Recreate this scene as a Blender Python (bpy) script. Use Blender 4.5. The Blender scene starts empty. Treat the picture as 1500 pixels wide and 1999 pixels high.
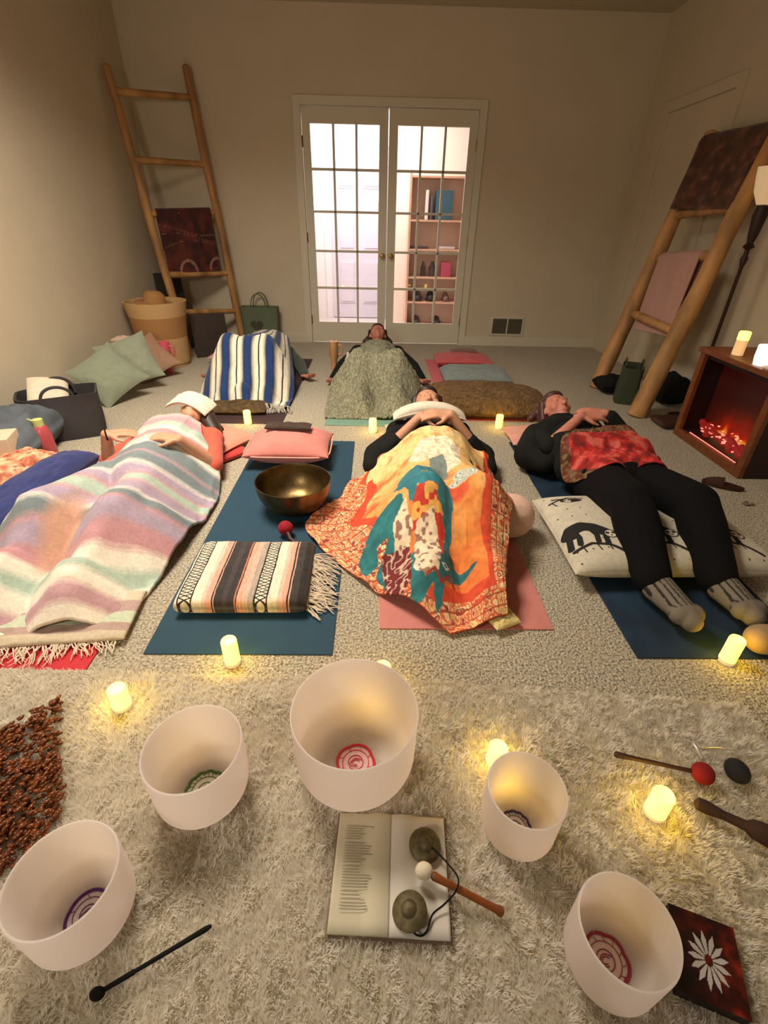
import bpy, bmesh, math, random
import numpy as np
from mathutils import Matrix, Vector, noise as mnoise
random.seed(7); rng = np.random.default_rng(7)
PI = math.pi
sc = bpy.context.scene
COL = sc.collection
# ------------------------------------------------------------------ camera
FPX = 933.0; CX, CY = 750.0, 999.5; CAMH = 1.2
dn = np.array([-35, 1541, FPX]); dn = dn/np.linalg.norm(dn)
fw = np.array([-12, -565, FPX]); fw = fw-fw.dot(dn)*dn; fw = fw/np.linalg.norm(fw)
RR = np.array([np.cross(dn, fw), fw, -dn])
cd = bpy.data.cameras.new('camera'); cam = bpy.data.objects.new('camera', cd); COL.objects.link(cam)
cd.sensor_fit = 'HORIZONTAL'; cd.sensor_width = 36; cd.lens = FPX/1500*36; cd.clip_start = .02
m = Matrix.Identity(4)
for r in range(3):
    m[r][0] = RR[r][0]; m[r][1] = -RR[r][1]; m[r][2] = -RR[r][2]
m[2][3] = CAMH
cam.matrix_world = m; sc.camera = cam
# ------------------------------------------------------------------ light and exposure
sc.view_settings.view_transform = 'Standard'; sc.view_settings.look = 'None'
sc.view_settings.gamma = 1; sc.view_settings.exposure = 0.1
w = bpy.data.worlds.new('world'); sc.world = w; w.use_nodes = True
bg = w.node_tree.nodes['Background']; bg.inputs[0].default_value = (1.0, .88, .70, 1); bg.inputs[1].default_value = .125
def area(name, loc, target, size, power, col, sizey=None, spread=180):
    l = bpy.data.lights.new(name, 'AREA'); l.energy = power; l.color = col; l.size = size; l.spread = math.radians(spread)
    if sizey: l.shape = 'RECTANGLE'; l.size_y = sizey
    o = bpy.data.objects.new(name, l); COL.objects.link(o); o.location = loc
    d = Vector(target)-Vector(loc); o.rotation_euler = d.to_track_quat('-Z', 'Y').to_euler(); return o
area('ceiling_light', (-.95, 2.15, 2.72), (-.85, 2.5, 0), .9, 67, (1, .875, .70), spread=135)
area('lamp_behind_camera', (-1.3, -.55, 1.55), (0, 4.0, .6), .35, 15, (1, .87, .68), spread=150)
area('hall_light', (-.2, 6.5, 2.6), (-.2, 6.6, 0), .9, 52, (1, .92, .90))
area('hall_side_light', (-1.1, 6.3, 2.2), (-.6, 7.4, 1.2), .5, 22, (.88, .90, 1))
# ------------------------------------------------------------------ helpers
def ray(x, y): return RR@np.array([(x-CX)/FPX, (y-CY)/FPX, 1])
def G(x, y, z=0):
    d = ray(x, y); t = (z-CAMH)/d[2]; return Vector((t*d[0], t*d[1], z))
def atY(x, y, Y):
    d = ray(x, y); t = Y/d[1]; return Vector((t*d[0], Y, t*d[2]+CAMH))
def atX(x, y, X):
    d = ray(x, y); t = X/d[0]; return Vector((X, t*d[1], t*d[2]+CAMH))
def s2l(c): return tuple((v/12.92 if v <= .04045 else ((v+.055)/1.055)**2.4) for v in c)
def rgb(r, g, b): return s2l((r/255, g/255, b/255))
def npl(c):
    c = np.asarray(c, float)/255; return np.where(c <= .04045, c/12.92, ((c+.055)/1.055)**2.4)
def mat(name, col=None, rough=.8, metal=0, nz=None, bump=None, emit=None, vcol=False, sheen=0, stretch=(1,1,1), transl=0, sub=0, spec=.5, bdist=.004):
    M = bpy.data.materials.new(name); M.use_nodes = True; N = M.node_tree; n = N.nodes; L = N.links
    b = n['Principled BSDF']; b.inputs['Roughness'].default_value = rough; b.inputs['Metallic'].default_value = metal
    b.inputs['Specular IOR Level'].default_value = spec
    tc = n.new('ShaderNodeTexCoord'); mp = n.new('ShaderNodeMapping'); mp.inputs['Scale'].default_value = stretch
    L.new(tc.outputs['Object'], mp.inputs[0])
    src = None
    if vcol:
        a = n.new('ShaderNodeAttribute'); a.attribute_name = 'Col'; src = a.outputs['Color']
    if col is not None and not vcol: b.inputs['Base Color'].default_value = (*col, 1)
    if nz:
        t = n.new('ShaderNodeTexNoise'); t.inputs['Scale'].default_value = nz[0]; t.inputs['Detail'].default_value = 5; L.new(mp.outputs[0], t.inputs['Vector'])
        r = n.new('ShaderNodeMapRange'); r.inputs['From Min'].default_value = .3; r.inputs['From Max'].default_value = .7
        r.inputs['To Min'].default_value = 1-nz[1]; r.inputs['To Max'].default_value = 1+nz[1]; L.new(t.outputs[0], r.inputs[0])
        mx = n.new('ShaderNodeVectorMath'); mx.operation = 'SCALE'
        if src: L.new(src, mx.inputs[0])
        else: mx.inputs[0].default_value = col
        L.new(r.outputs[0], mx.inputs['Scale']); src = mx.outputs[0]
    if src: L.new(src, b.inputs['Base Color'])
    if bump:
        t = n.new('ShaderNodeTexNoise'); t.inputs['Scale'].default_value = bump[0]; t.inputs['Detail'].default_value = 3; L.new(mp.outputs[0], t.inputs['Vector'])
        bp = n.new('ShaderNodeBump'); bp.inputs['Strength'].default_value = bump[1]; bp.inputs['Distance'].default_value = bdist
        L.new(t.outputs[0], bp.inputs['Height']); L.new(bp.outputs[0], b.inputs['Normal'])
    if emit: b.inputs['Emission Color'].default_value = (*emit[0], 1); b.inputs['Emission Strength'].default_value = emit[1]
    if sheen: b.inputs['Sheen Weight'].default_value = sheen
    if sub:
        b.inputs['Subsurface Weight'].default_value = sub; b.inputs['Subsurface Radius'].default_value = (.02, .01, .006)
    if transl:
        tr = n.new('ShaderNodeBsdfTranslucent'); ms = n.new('ShaderNodeMixShader'); ms.inputs[0].default_value = transl
        if src: L.new(src, tr.inputs[0])
        else: tr.inputs[0].default_value = (*col, 1)
        L.new(b.outputs[0], ms.inputs[1]); L.new(tr.outputs[0], ms.inputs[2]); L.new(ms.outputs[0], n['Material Output'].inputs[0])
    return M
def link(name, me, M, parent=None, smooth=True):
    o = bpy.data.objects.new(name, me); COL.objects.link(o)
    if M is not None: me.materials.append(M)
    if smooth and len(me.polygons): me.polygons.foreach_set('use_smooth', [True]*len(me.polygons))
    if parent: o.parent = parent; o.matrix_parent_inverse = pinv(parent)
    return o
def pinv(p):
    M_ = Matrix.LocRotScale(p.location, p.rotation_euler, p.scale)
    if p.parent: M_ = Matrix.LocRotScale(p.parent.location, p.parent.rotation_euler, p.parent.scale)@p.matrix_parent_inverse@M_
    return M_.inverted()
def tag(o, label=None, cat=None, group=None, kind=None):
    if label: o['label'] = label
    if cat: o['category'] = cat
    if group: o['group'] = group
    if kind: o['kind'] = kind
    return o
def thing(name, loc, label, cat, group=None):
    o = bpy.data.objects.new(name, None); o.empty_display_size = .05; COL.objects.link(o); o.location = loc
    return tag(o, label, cat, group)
class MB:
    """collects shapes (world coordinates) into ONE mesh"""
    def __init__(s): s.v = []; s.f = []; s.c = []
    def add(s, v, f, c=None):
        k = len(s.v); s.v += [tuple(p) for p in v]; s.f += [tuple(i+k for i in q) for q in f]
        if c is not None:
            c = np.asarray(c, float)
            if c.ndim == 1: c = np.tile(c, (len(v), 1))
            s.c += [tuple(x) for x in c]
    def box(s, a, b, mtx=None, bev=0, c=None):
        x0, y0, z0 = a; x1, y1, z1 = b
        if bev:
            bm = bmesh.new(); bmesh.ops.create_cube(bm, size=1)
            for q in bm.verts: q.co = Vector(((x0+x1)/2+q.co.x*(x1-x0), (y0+y1)/2+q.co.y*(y1-y0), (z0+z1)/2+q.co.z*(z1-z0)))
            bmesh.ops.bevel(bm, geom=bm.edges[:], offset=bev, segments=3, profile=.6, affect='EDGES')
            v = [q.co.copy() for q in bm.verts]; f = [[q.index for q in p.verts] for p in bm.faces]; bm.free()
        else:
            v = [Vector(p) for p in ((x0,y0,z0),(x1,y0,z0),(x1,y1,z0),(x0,y1,z0),(x0,y0,z1),(x1,y0,z1),(x1,y1,z1),(x0,y1,z1))]
            f = [(0,3,2,1),(4,5,6,7),(0,1,5,4),(1,2,6,5),(2,3,7,6),(3,0,4,7)]
        if mtx: v = [mtx@p for p in v]
        s.add(v, f, c); return s
    def tube(s, pts, rad, seg=10, c=None, flat=1):
        pts = [Vector(p) for p in pts]; n = len(pts)
        if not hasattr(rad, '__len__'): rad = [rad]*n
        v = []; f = []; up = None
        for i, p in enumerate(pts):
            t = (pts[min(i+1, n-1)]-pts[max(i-1, 0)]).normalized()
            if up is None: up = t.orthogonal().normalized()
            up = (up-up.dot(t)*t).normalized(); sd = t.cross(up)
            for k in range(seg):
                a = 2*PI*k/seg; v.append(p+rad[i]*(math.cos(a)*up+math.sin(a)*sd*flat))
        for i in range(n-1):
            for k in range(seg):
                f.append((i*seg+k, i*seg+(k+1)%seg, (i+1)*seg+(k+1)%seg, (i+1)*seg+k))
        f.append(tuple(range(seg))[::-1]); f.append(tuple((n-1)*seg+k for k in range(seg)))
        s.add(v, f, c); return s
    def lathe(s, prof, loc=(0,0,0), seg=40, mtx=None, closed=False, c=None):
        v = []; f = []; n = len(prof); loc = Vector(loc)
        for r, z in prof:
            for k in range(seg):
                a = 2*PI*k/seg; p = Vector((r*math.cos(a), r*math.sin(a), z)); v.append((mtx@p if mtx else p)+loc)
        rg = n if closed else n-1
        for i in range(rg):
            j = (i+1) % n
            for k in range(seg): f.append((i*seg+k, i*seg+(k+1)%seg, j*seg+(k+1)%seg, j*seg+k))
        if not closed:
            if prof[0][0] > 1e-5: f.append(tuple(range(seg))[::-1])
            if prof[-1][0] > 1e-5: f.append(tuple((n-1)*seg+k for k in range(seg)))
        s.add(v, f, c); return s
    def ell(s, cen, rad, R=None, c=None, seg=16, rings=10):
        v = []; f = []; cen = Vector(cen)
        for i in range(rings+1):
            th = PI*i/rings
            for k in range(seg):
                a = 2*PI*k/seg; p = Vector((rad[0]*math.sin(th)*math.cos(a), rad[1]*math.sin(th)*math.sin(a), rad[2]*math.cos(th)))
                v.append(cen+(R@p if R else p))
        for i in range(rings):
            for k in range(seg): f.append((i*seg+k, (i+1)*seg+k, (i+1)*seg+(k+1)%seg, i*seg+(k+1)%seg))
        s.add(v, f, c); return s
    def cap(s, a, b, ra, rb, seg=14):
        a = Vector(a); b = Vector(b); d = b-a; L = d.length; d = d.normalized() if L > 1e-6 else Vector((0,0,1))
        pts = []; rad = []
        for k in range(6): t = PI/2*(1-k/5); pts.append(a-d*ra*math.sin(t)); rad.append(max(ra*math.cos(t), ra*.03))
        for k in range(1, 6): t = PI/2*k/5; pts.append(b+d*rb*math.sin(t)); rad.append(max(rb*math.cos(t), rb*.03))
        if L > 1e-6: pts.insert(6, b); rad.insert(6, rb)
        return s.tube(pts, rad, seg)
    def build(s, name, M, parent=None, smooth=True, label=None):
        me = bpy.data.meshes.new(name); me.from_pydata(s.v, [], s.f)
        if s.c:
            at = me.color_attributes.new('Col', 'FLOAT_COLOR', 'POINT')
            arr = np.ones((len(s.v), 4)); arr[:, :3] = np.array(s.c); at.data.foreach_set('color', arr.ravel())
        me.validate(); bm = bmesh.new(); bm.from_mesh(me); bmesh.ops.remove_doubles(bm, verts=bm.verts, dist=1e-6) if not s.c else None
        bmesh.ops.recalc_face_normals(bm, faces=bm.faces); bm.to_mesh(me); bm.free()
        o = link(name, me, M, parent, smooth)
        if smooth:
            try: me.set_sharp_from_angle(angle=math.radians(42))
            except Exception: pass
        if label: o['label'] = label
        return o
def gridmesh(name, P, C, M, parent=None, thick=0.0, closed_bottom=None):
    """P: (nu,nv,3) top surface; optional bottom surface -> closed sheet"""
    nu, nv = P.shape[:2]; idx = np.arange(nu*nv).reshape(nu, nv)
    q = np.stack([idx[:-1,:-1], idx[1:,:-1], idx[1:,1:], idx[:-1,1:]], -1).reshape(-1, 4)
    V = P.reshape(-1, 3); F = q; Cc = None if C is None else C.reshape(-1, 3)
    B = closed_bottom
    if B is None and thick: B = P.copy(); B[..., 2] = np.maximum(B[..., 2]-thick, .0015)
    if B is not None:
        n0 = nu*nv; V = np.vstack([V, B.reshape(-1, 3)]); qb = q[:, ::-1]+n0
        if Cc is not None: Cc = np.vstack([Cc, Cc])
        loop = np.concatenate([idx[0, :-1], idx[:-1, -1], idx[-1, :0:-1], idx[:0:-1, 0]])
        nx = np.roll(loop, -1); sd = np.stack([loop, nx, nx+n0, loop+n0], -1)
        F = np.vstack([q, qb, sd])
    me = bpy.data.meshes.new(name); me.from_pydata(V.tolist(), [], F.tolist())
    if Cc is not None:
        at = me.color_attributes.new('Col', 'FLOAT_COLOR', 'POINT'); arr = np.ones((len(V), 4)); arr[:, :3] = Cc
        at.data.foreach_set('color', arr.ravel())
    bm = bmesh.new(); bm.from_mesh(me); bmesh.ops.recalc_face_normals(bm, faces=bm.faces); bm.to_mesh(me); bm.free()
    return link(name, me, M, parent)
def evalmod(o):
    dg = bpy.context.evaluated_depsgraph_get(); dg.update()
    me = bpy.data.meshes.new_from_object(o.evaluated_get(dg)); o.modifiers.clear(); old = o.data; o.data = me; bpy.data.meshes.remove(old)
    me.polygons.foreach_set('use_smooth', [True]*len(me.polygons)); return o
def organic(name, prims, M, voxel=.007, smooth=4, parent=None):
    b = MB()
    for p in prims:
        if p[0] == 'c': b.cap(p[1], p[2], p[3], p[4])
        else: b.ell(p[1], p[2], p[3] if len(p) > 3 else None)
    o = b.build(name, M, parent)
    r = o.modifiers.new('r', 'REMESH'); r.mode = 'VOXEL'; r.voxel_size = voxel
    s = o.modifiers.new('s', 'SMOOTH'); s.iterations = smooth; s.factor = .5
    return evalmod(o)
# value noise on numpy arrays
_tab = rng.random((256, 256))
def vnoise(x, y):
    xi = np.floor(x).astype(int); yi = np.floor(y).astype(int); fx = x-xi; fy = y-yi
    fx = fx*fx*(3-2*fx); fy = fy*fy*(3-2*fy)
    a = _tab[xi % 256, yi % 256]; b = _tab[(xi+1) % 256, yi % 256]; c = _tab[xi % 256, (yi+1) % 256]; d = _tab[(xi+1) % 256, (yi+1) % 256]
    return (a*(1-fx)+b*fx)*(1-fy)+(c*(1-fx)+d*fx)*fy
def fbm(x, y, o=4):
    s = 0; a = .5
    for k in range(o): s = s+a*vnoise(x+17.3*k, y+9.1*k); x = x*2.03; y = y*2.03; a *= .5
    return s
def interp(pts, t):
    pts = np.array([tuple(p)[:2] for p in pts]); k = np.linspace(0, 1, len(pts))
    # Catmull-Rom for rounded outlines
    tt = t*(len(pts)-1); i = np.clip(np.floor(tt).astype(int), 0, len(pts)-2); f = (tt-i)[:, None]
    p0 = pts[np.clip(i-1, 0, None)]; p1 = pts[i]; p2 = pts[i+1]; p3 = pts[np.clip(i+2, None, len(pts)-1)]
    return .5*((2*p1)+(-p0+p2)*f+(2*p0-5*p1+4*p2-p3)*f*f+(-p0+3*p1-3*p2+p3)*f**3)
def drape(X, Y, caps, slope=1.5, blend=.03):
    """height of a cloth lying over tapered capsules"""
    out = np.zeros_like(X)
    for (a, b, ra, rb) in caps:
        ax, ay, az = a; bx, by, bz = b; dx, dy = bx-ax, by-ay; L2 = dx*dx+dy*dy+1e-9
        t = np.clip(((X-ax)*dx+(Y-ay)*dy)/L2, 0, 1)
        d = np.hypot(X-(ax+t*dx), Y-(ay+t*dy)); r = ra+(rb-ra)*t; zc = az+(bz-az)*t
        th = math.atan(slope); dt = r*math.sin(th)
        z = np.where(d < dt, zc+np.sqrt(np.maximum(r*r-np.minimum(d, dt)**2, 0)), zc+r*math.cos(th)-slope*(d-dt))
        h = np.clip(.5+.5*(z-out)/blend, 0, 1); out = out*(1-h)+z*h+blend*h*(1-h)*.6
    return np.maximum(out, 0)
def cloth(name, L, R, caps, colf, M, n=(160, 220), thick=.008, wr=.006, wf=(9, 5), slope=1.5, parent=None, gap=.014, edge=.0, seed=0, ruff=.012, extra=None, blend=.03):
    u = np.linspace(0, 1, n[0]); v = np.linspace(0, 1, n[1])
    l = interp(L, v); r = interp(R, v); U, V = np.meshgrid(u, v, indexing='ij')
    X = l[None, :, 0]*(1-U)+r[None, :, 0]*U; Y = l[None, :, 1]*(1-U)+r[None, :, 1]*U
    X = X+(fbm(Y*7+seed, U*3)-.5)*.02; Y = Y+(fbm(X*7+5+seed, V*3)-.5)*.02
    H = drape(X, Y, caps, slope, blend)
    wob = (fbm(X*wf[0]+seed, Y*wf[1]+seed)-.47)
    rid = 1-np.abs(2*vnoise(X*wf[0]*1.3+3+seed+wob*2, Y*wf[1]*.8+seed)-1)
    ed = np.minimum(np.minimum(U, 1-U)*1.0, np.minimum(V, 1-V)*1.0)
    low = np.clip(1-H/.08, 0, 1)
    Z = H+gap+wob*wr*2.5+rid**3*wr+low*ruff*np.maximum(0, fbm(X*14+seed, Y*14)-.35)*2.2
    if extra is not None: Z = Z+extra(X, Y, U, V)
    Z = np.maximum(Z, thick+.004)
    C = npl(colf(X, Y, U, V)) if colf else None
    return gridmesh(name, np.stack([X, Y, Z], -1), C, M, parent, thick)
def lerpc(t, stops):
    """piecewise-constant/soft stripe lookup; stops: (pos, rgb)"""
    xs = [p for p, _ in stops]; cs = np.array([c for _, c in stops], float)
    return np.stack([np.interp(t, xs, cs[:, k]) for k in range(3)], -1)
def bands(t, seq, soft=.0):
    """seq: list of (width, rgb) -> bands over 0..1"""
    w_ = np.array([s[0] for s in seq], float); w_ = w_/w_.sum(); e = np.concatenate([[0], np.cumsum(w_)])
    i = np.clip(np.searchsorted(e, t, side='right')-1, 0, len(seq)-1)
    return np.array([s[1] for s in seq], float)[i]
def blendc(C, mask, col): m_ = np.clip(mask, 0, 1)[..., None]; return C*(1-m_)+np.array(col, float)*m_
def inpoly(X, Y, poly):
    ins = np.zeros(X.shape, bool); n = len(poly)
    for i in range(n):
        x0, y0 = poly[i][0], poly[i][1]; x1, y1 = poly[(i+1) % n][0], poly[(i+1) % n][1]
        if abs(y1-y0) < 1e-9: continue
        ins ^= ((y0 > Y) != (y1 > Y)) & (X < (x1-x0)*(Y-y0)/(y1-y0)+x0)
    return ins
def segd(X, Y, pts):
    D = np.full(X.shape, 9.)
    for i in range(len(pts)-1):
        ax, ay = pts[i][0], pts[i][1]; dx, dy = pts[i+1][0]-ax, pts[i+1][1]-ay
        t = np.clip(((X-ax)*dx+(Y-ay)*dy)/(dx*dx+dy*dy+1e-9), 0, 1); D = np.minimum(D, np.hypot(X-ax-t*dx, Y-ay-t*dy))
    return D
def soft(name, loc, w_, l_, t_, M, rot=(0,0,0), n=4, mexp=2.0, pinch=0.0, colf=None, res=(60, 60), parent=None, sag=0, seed=0, bumpy=.0, fn=None):
    """cushion / folded cloth: closed rounded slab of size w_ x l_ x t_"""
    def ax(k): s = np.linspace(-1, 1, k); return .6*s+.4*np.sin(s*PI/2)
    U, V = np.meshgrid(ax(res[0]), ax(res[1]), indexing='ij')
    prof = (1-np.abs(U)**n).clip(0)**(1/mexp)*(1-np.abs(V)**n).clip(0)**(1/mexp)
    X = U*w_/2*(1-pinch*(1-V*V)); Y = V*l_/2*(1-pinch*(1-U*U))
    nz_ = (fbm(U*3+seed, V*3+seed*.7)-.47)*bumpy
    zt = prof*(t_/2+nz_); zb = -prof*(t_/2)
    if fn is not None: zt = zt+fn(U, V)*prof
    bend = -sag*(X/w_*2)**2
    top = np.stack([X, Y, zt+bend], -1); bot = np.stack([X, Y, zb+bend], -1)
    C = npl(colf((U+1)/2, (V+1)/2)) if colf else None
    o = gridmesh(name, top, C, M, None, 0, bot)
    o.location = loc; o.rotation_euler = rot
    if parent: o.parent = parent; o.matrix_parent_inverse = pinv(parent)
    return o
def struct(name, mb, M, parent=None, smooth=False):
    o = mb.build(name, M, parent, smooth)
    if not parent: o['kind'] = 'structure'
    return o
def smoothp(P_, n=60):
    P_ = [Vector(p) for p in P_]; out = []
    for k in range(n):
        t = k/(n-1)*(len(P_)-1); i = min(int(t), len(P_)-2); f_ = t-i; p0 = P_[max(i-1, 0)]; p1 = P_[i]; p2 = P_[i+1]; p3 = P_[min(i+2, len(P_)-1)]
        out.append(.5*((2*p1)+(-p0+p2)*f_+(2*p0-5*p1+4*p2-p3)*f_*f_+(-p0+3*p1-3*p2+p3)*f_**3))
    return out
# ------------------------------------------------------------------ materials
WALL = rgb(208, 195, 173)
m_wall = mat('wall_paint', WALL, .85, nz=(3, .03), bump=(60, .08))
m_ceil = mat('ceiling_paint', rgb(190, 180, 158), .9)
m_trim = mat('trim_paint', rgb(214, 206, 188), .5)
m_hall = mat('hall_paint', rgb(235, 228, 226), .8)
m_carpet = mat('carpet', rgb(196, 184, 162), .95, nz=(120, .7), bump=(120, 1.0), sheen=.2, bdist=.02)
m_skin = mat('skin', rgb(205, 150, 120), .55, nz=(30, .05), sub=.1)
m_skin2 = mat('skin_rosy', rgb(198, 128, 108), .55, nz=(30, .06), sub=.1)
m_black = mat('black_cloth', rgb(26, 27, 26), .9, nz=(20, .2), bump=(60, .2), spec=.2)
m_pitch = mat('black_leggings', rgb(15, 15, 18), .9, bump=(60, .2), spec=.15)
m_hair = mat('dark_hair', rgb(48, 32, 24), .5, nz=(60, .4), stretch=(6, 1, 6))
m_hair2 = mat('auburn_hair', rgb(74, 36, 26), .5, nz=(60, .4), stretch=(6, 1, 6))
m_vc = mat('woven_colours', vcol=True, rough=.9, bump=(260, .35), sheen=.15, nz=(90, .10))
m_vcf = mat('fine_colours', vcol=True, rough=.85, bump=(120, .2), nz=(60, .08))
m_wood = mat('peeled_pole_wood', rgb(176, 130, 80), .6, nz=(9, .45), bump=(14, .3), stretch=(1, 1, .25))
m_darkwood = mat('dark_wood', rgb(60, 32, 20), .5, nz=(20, .3))
m_pl = mat('candle_wax', rgb(250, 240, 200), .5, emit=((1, .62, .022), 11.0))
m_plb = mat('candle_base', rgb(235, 215, 170), .4, emit=((1, .75, .35), .35))
def cloth_mat(n, r, g, b, amt=.08, bs=90): return mat(n, rgb(r, g, b), .9, nz=(25, amt), bump=(bs, .3), sheen=.15)
m_fr = cloth_mat('cream_yarn', 222, 206, 184)
# ------------------------------------------------------------------ room
XL, XR, YB, ZC, YF = -2.29, 2.52, 5.75, 2.80, -1.6
DX0, DX1, DZ = -.735, .945, 2.12
struct('floor', MB().box((XL-.1, YF, -.1), (XR+.1, YB+.05, 0)), m_carpet)
struct('ceiling', MB().box((XL-.1, YF, ZC), (XR+.1, YB+.1, ZC+.1)), m_ceil)
struct('wall_left', MB().box((XL-.1, YF, 0), (XL, YB, ZC)), m_wall)
struct('wall_right', MB().box((XR, YF, 0), (XR+.1, YB, ZC)), m_wall)
b = MB().box((XL-.1, YB, 0), (DX0, YB+.12, ZC)).box((DX1, YB, 0), (XR+.1, YB+.12, ZC)).box((DX0, YB, DZ), (DX1, YB+.12, ZC))
struct('wall_back', b, m_wall)
b = MB()
for x0, x1 in ((XL, DX0-.07), (DX1+.07, XR)):
    b.box((x0, YB-.014, 0), (x1, YB, .10), bev=.003)
struct('baseboard_back', b, m_trim)
struct('baseboard_left', MB().box((XL, YF, 0), (XL+.014, YB-.014, .10), bev=.003), m_trim)
struct('baseboard_right', MB().box((XR-.014, YF, 0), (XR, 4.30, .10), bev=.003), m_trim)
# casing round the french doors
b = MB()
for s0, s1 in ((DX0-.07, DX0), (DX1, DX1+.07)): b.box((s0, YB-.018, 0), (s1, YB, DZ+.07), bev=.004)
b.box((DX0, YB-.018, DZ), (DX1, YB, DZ+.07), bev=.004)
struct('trim_1', b, m_trim)
# closed closet door on the right wall near the corner
b = MB().box((XR-.02, 4.30, 0), (XR, 4.38, 2.14), bev=.004).box((XR-.02, 5.30, 0), (XR, 5.38, 2.14), bev=.004).box((XR-.02, 4.38, 2.06), (XR, 5.30, 2.14), bev=.004)
struct('trim_2', b, m_wall)
struct('door_4', MB().box((XR-.008, 4.385, .01), (XR+.02, 5.295, 2.055)), m_wall)
# french doors
def glass_mat():
    M = bpy.data.materials.new('pane_glass'); M.use_nodes = True; n = M.node_tree.nodes; L = M.node_tree.links
    n.remove(n['Principled BSDF']); t = n.new('ShaderNodeBsdfTransparent'); g = n.new('ShaderNodeBsdfGlossy'); g.inputs['Roughness'].default_value = .03
    fr = n.new('ShaderNodeFresnel'); fr.inputs[0].default_value = 1.45; mx = n.new('ShaderNodeMixShader')
    L.new(fr.outputs[0], mx.inputs[0]); L.new(t.outputs[0], mx.inputs[1]); L.new(g.outputs[0], mx.inputs[2]); L.new(mx.outputs[0], n['Material Output'].inputs[0]); return M
m_glass = glass_mat()
m_brass = mat('brass', rgb(190, 150, 90), .3, metal=1)
mid = .095
def french(name, x0, x1, knobx):
    y0, y1 = YB+.005, YB+.045
    gx0, gx1, gz0, gz1 = x0+.075, x1-.085 if name == 'door_1' else x1-.075, .225, 1.99
    if name == 'door_2': gx0 = x0+.085
    b = MB()
    b.box((x0, y0, .012), (gx0, y1, DZ-.006)).box((gx1, y0, .012), (x1, y1, DZ-.006)).box((gx0, y0, .012), (gx1, y1, gz0)).box((gx0, y0, gz1), (gx1, y1, DZ-.006))
    o = struct(name, b, m_trim)
    mu = MB()
    for k in (1, 2):
        x = gx0+(gx1-gx0)*k/3; mu.box((x-.011, y0-.003, gz0), (x+.011, y1, gz1), bev=.003)
    for k in range(1, 5):
        z = gz0+(gz1-gz0)*k/5; mu.box((gx0, y0-.003, z-.011), (gx1, y1, z+.011), bev=.003)
    mu.build('muntin_grid', m_trim, o, False)
    MB().box((gx0, y0+.018, gz0), (gx1, y0+.022, gz1)).build('glass', m_glass, o, False)
    k = MB().lathe([(.0, 0), (.024, .002), (.024, .006), (.009, .01), (.009, .028), (.02, .036), (.025, .048), (.018, .058), (0, .06)], (knobx, y0, .90), 24, Matrix.Rotation(PI/2, 3, 'X'))
    k.build('door_knob', m_brass, o)
    for z in (.25, 1.05, 1.85):
        hx = x0 if name == 'door_1' else x1
        MB().tube([(hx, y0-.004, z-.045), (hx, y0-.004, z+.045)], .006, 8).build('hinge', m_brass, o)
french('door_1', DX0+.006, mid-.004, mid-.045)
french('door_2', mid+.004, DX1-.006, mid+.045)
# air vent
vt = thing('wall_vent', ((1.485), YB, .215), 'white wall vent with two dark slotted panels low beside the french doors', 'vent')
MB().box((1.295, YB-.012, .115), (1.675, YB, .315), bev=.003).build('frame', m_trim, vt, False)
dk = mat('vent_dark', rgb(92, 86, 66), .7)
for x0, x1 in ((1.318, 1.478), (1.492, 1.652)):
    b = MB().box((x0, YB-.0125, .135), (x1, YB-.011, .297))
    for k in range(9): b.box((x0, YB-.018, .142+k*.017), (x1, YB-.012, .146+k*.017), c=None)
    b.build('louvre_panel', dk, vt, False)
# hallway beyond
HY = 7.5
struct('floor', MB().box((-1.6, YB+.05, -.1), (1.9, HY, .0)), mat('hall_floor', rgb(200, 190, 185), .5))
struct('ceiling', MB().box((-1.6, YB+.12, ZC), (1.9, HY, ZC+.1)), m_hall)
struct('wall_hall_back', MB().box((-1.6, HY, 0), (.18, HY+.1, ZC)), m_hall)
struct('wall_hall_left', MB().box((-1.05, 6.6, 0), (-.95, HY, ZC)), m_hall)
struct('wall_hall_end', MB().box((-1.6, YB+.12, 0), (-1.5, HY, ZC)), m_hall)
struct('wall_hall_front', MB().box((.16, 7.02, 0), (1.9, 7.12, ZC)), mat('hall_paint_warm', rgb(236, 222, 208), .8))
struct('wall_hall_right', MB().box((1.9, YB+.1, 0), (2.0, 7.12, ZC)), m_hall)
m_hd = mat('hall_door_paint', rgb(214, 206, 218), .5)
b = MB().box((-.62, HY-.045, .01), (.12, HY-.005, 2.03))
for x0, x1 in ((-.53, -.30), (-.20, .03)):
    for z0, z1 in ((.2, .75), (.87, 1.45), (1.57, 1.9)):
        b.box((x0, HY-.052, z0), (x1, HY-.045, z1), bev=.003); b.box((x0+.025, HY-.06, z0+.025), (x1-.025, HY-.05, z1-.025), bev=.004)
struct('door_3', b, m_hd)
struct('trim_3', MB().box((-.72, HY-.02, 0), (-.62, HY, 2.13), bev=.004).box((.12, HY-.02, 0), (.16, HY, 2.13), bev=.004).box((-.62, HY-.02, 2.03), (.12, HY, 2.13), bev=.004), m_hall)
struct('trim_4', MB().box((-.90, 6.55, 0), (-.87, HY-.02, 2.15)), mat('shadow_line', rgb(120, 110, 130), .7)) if False else None
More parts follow.
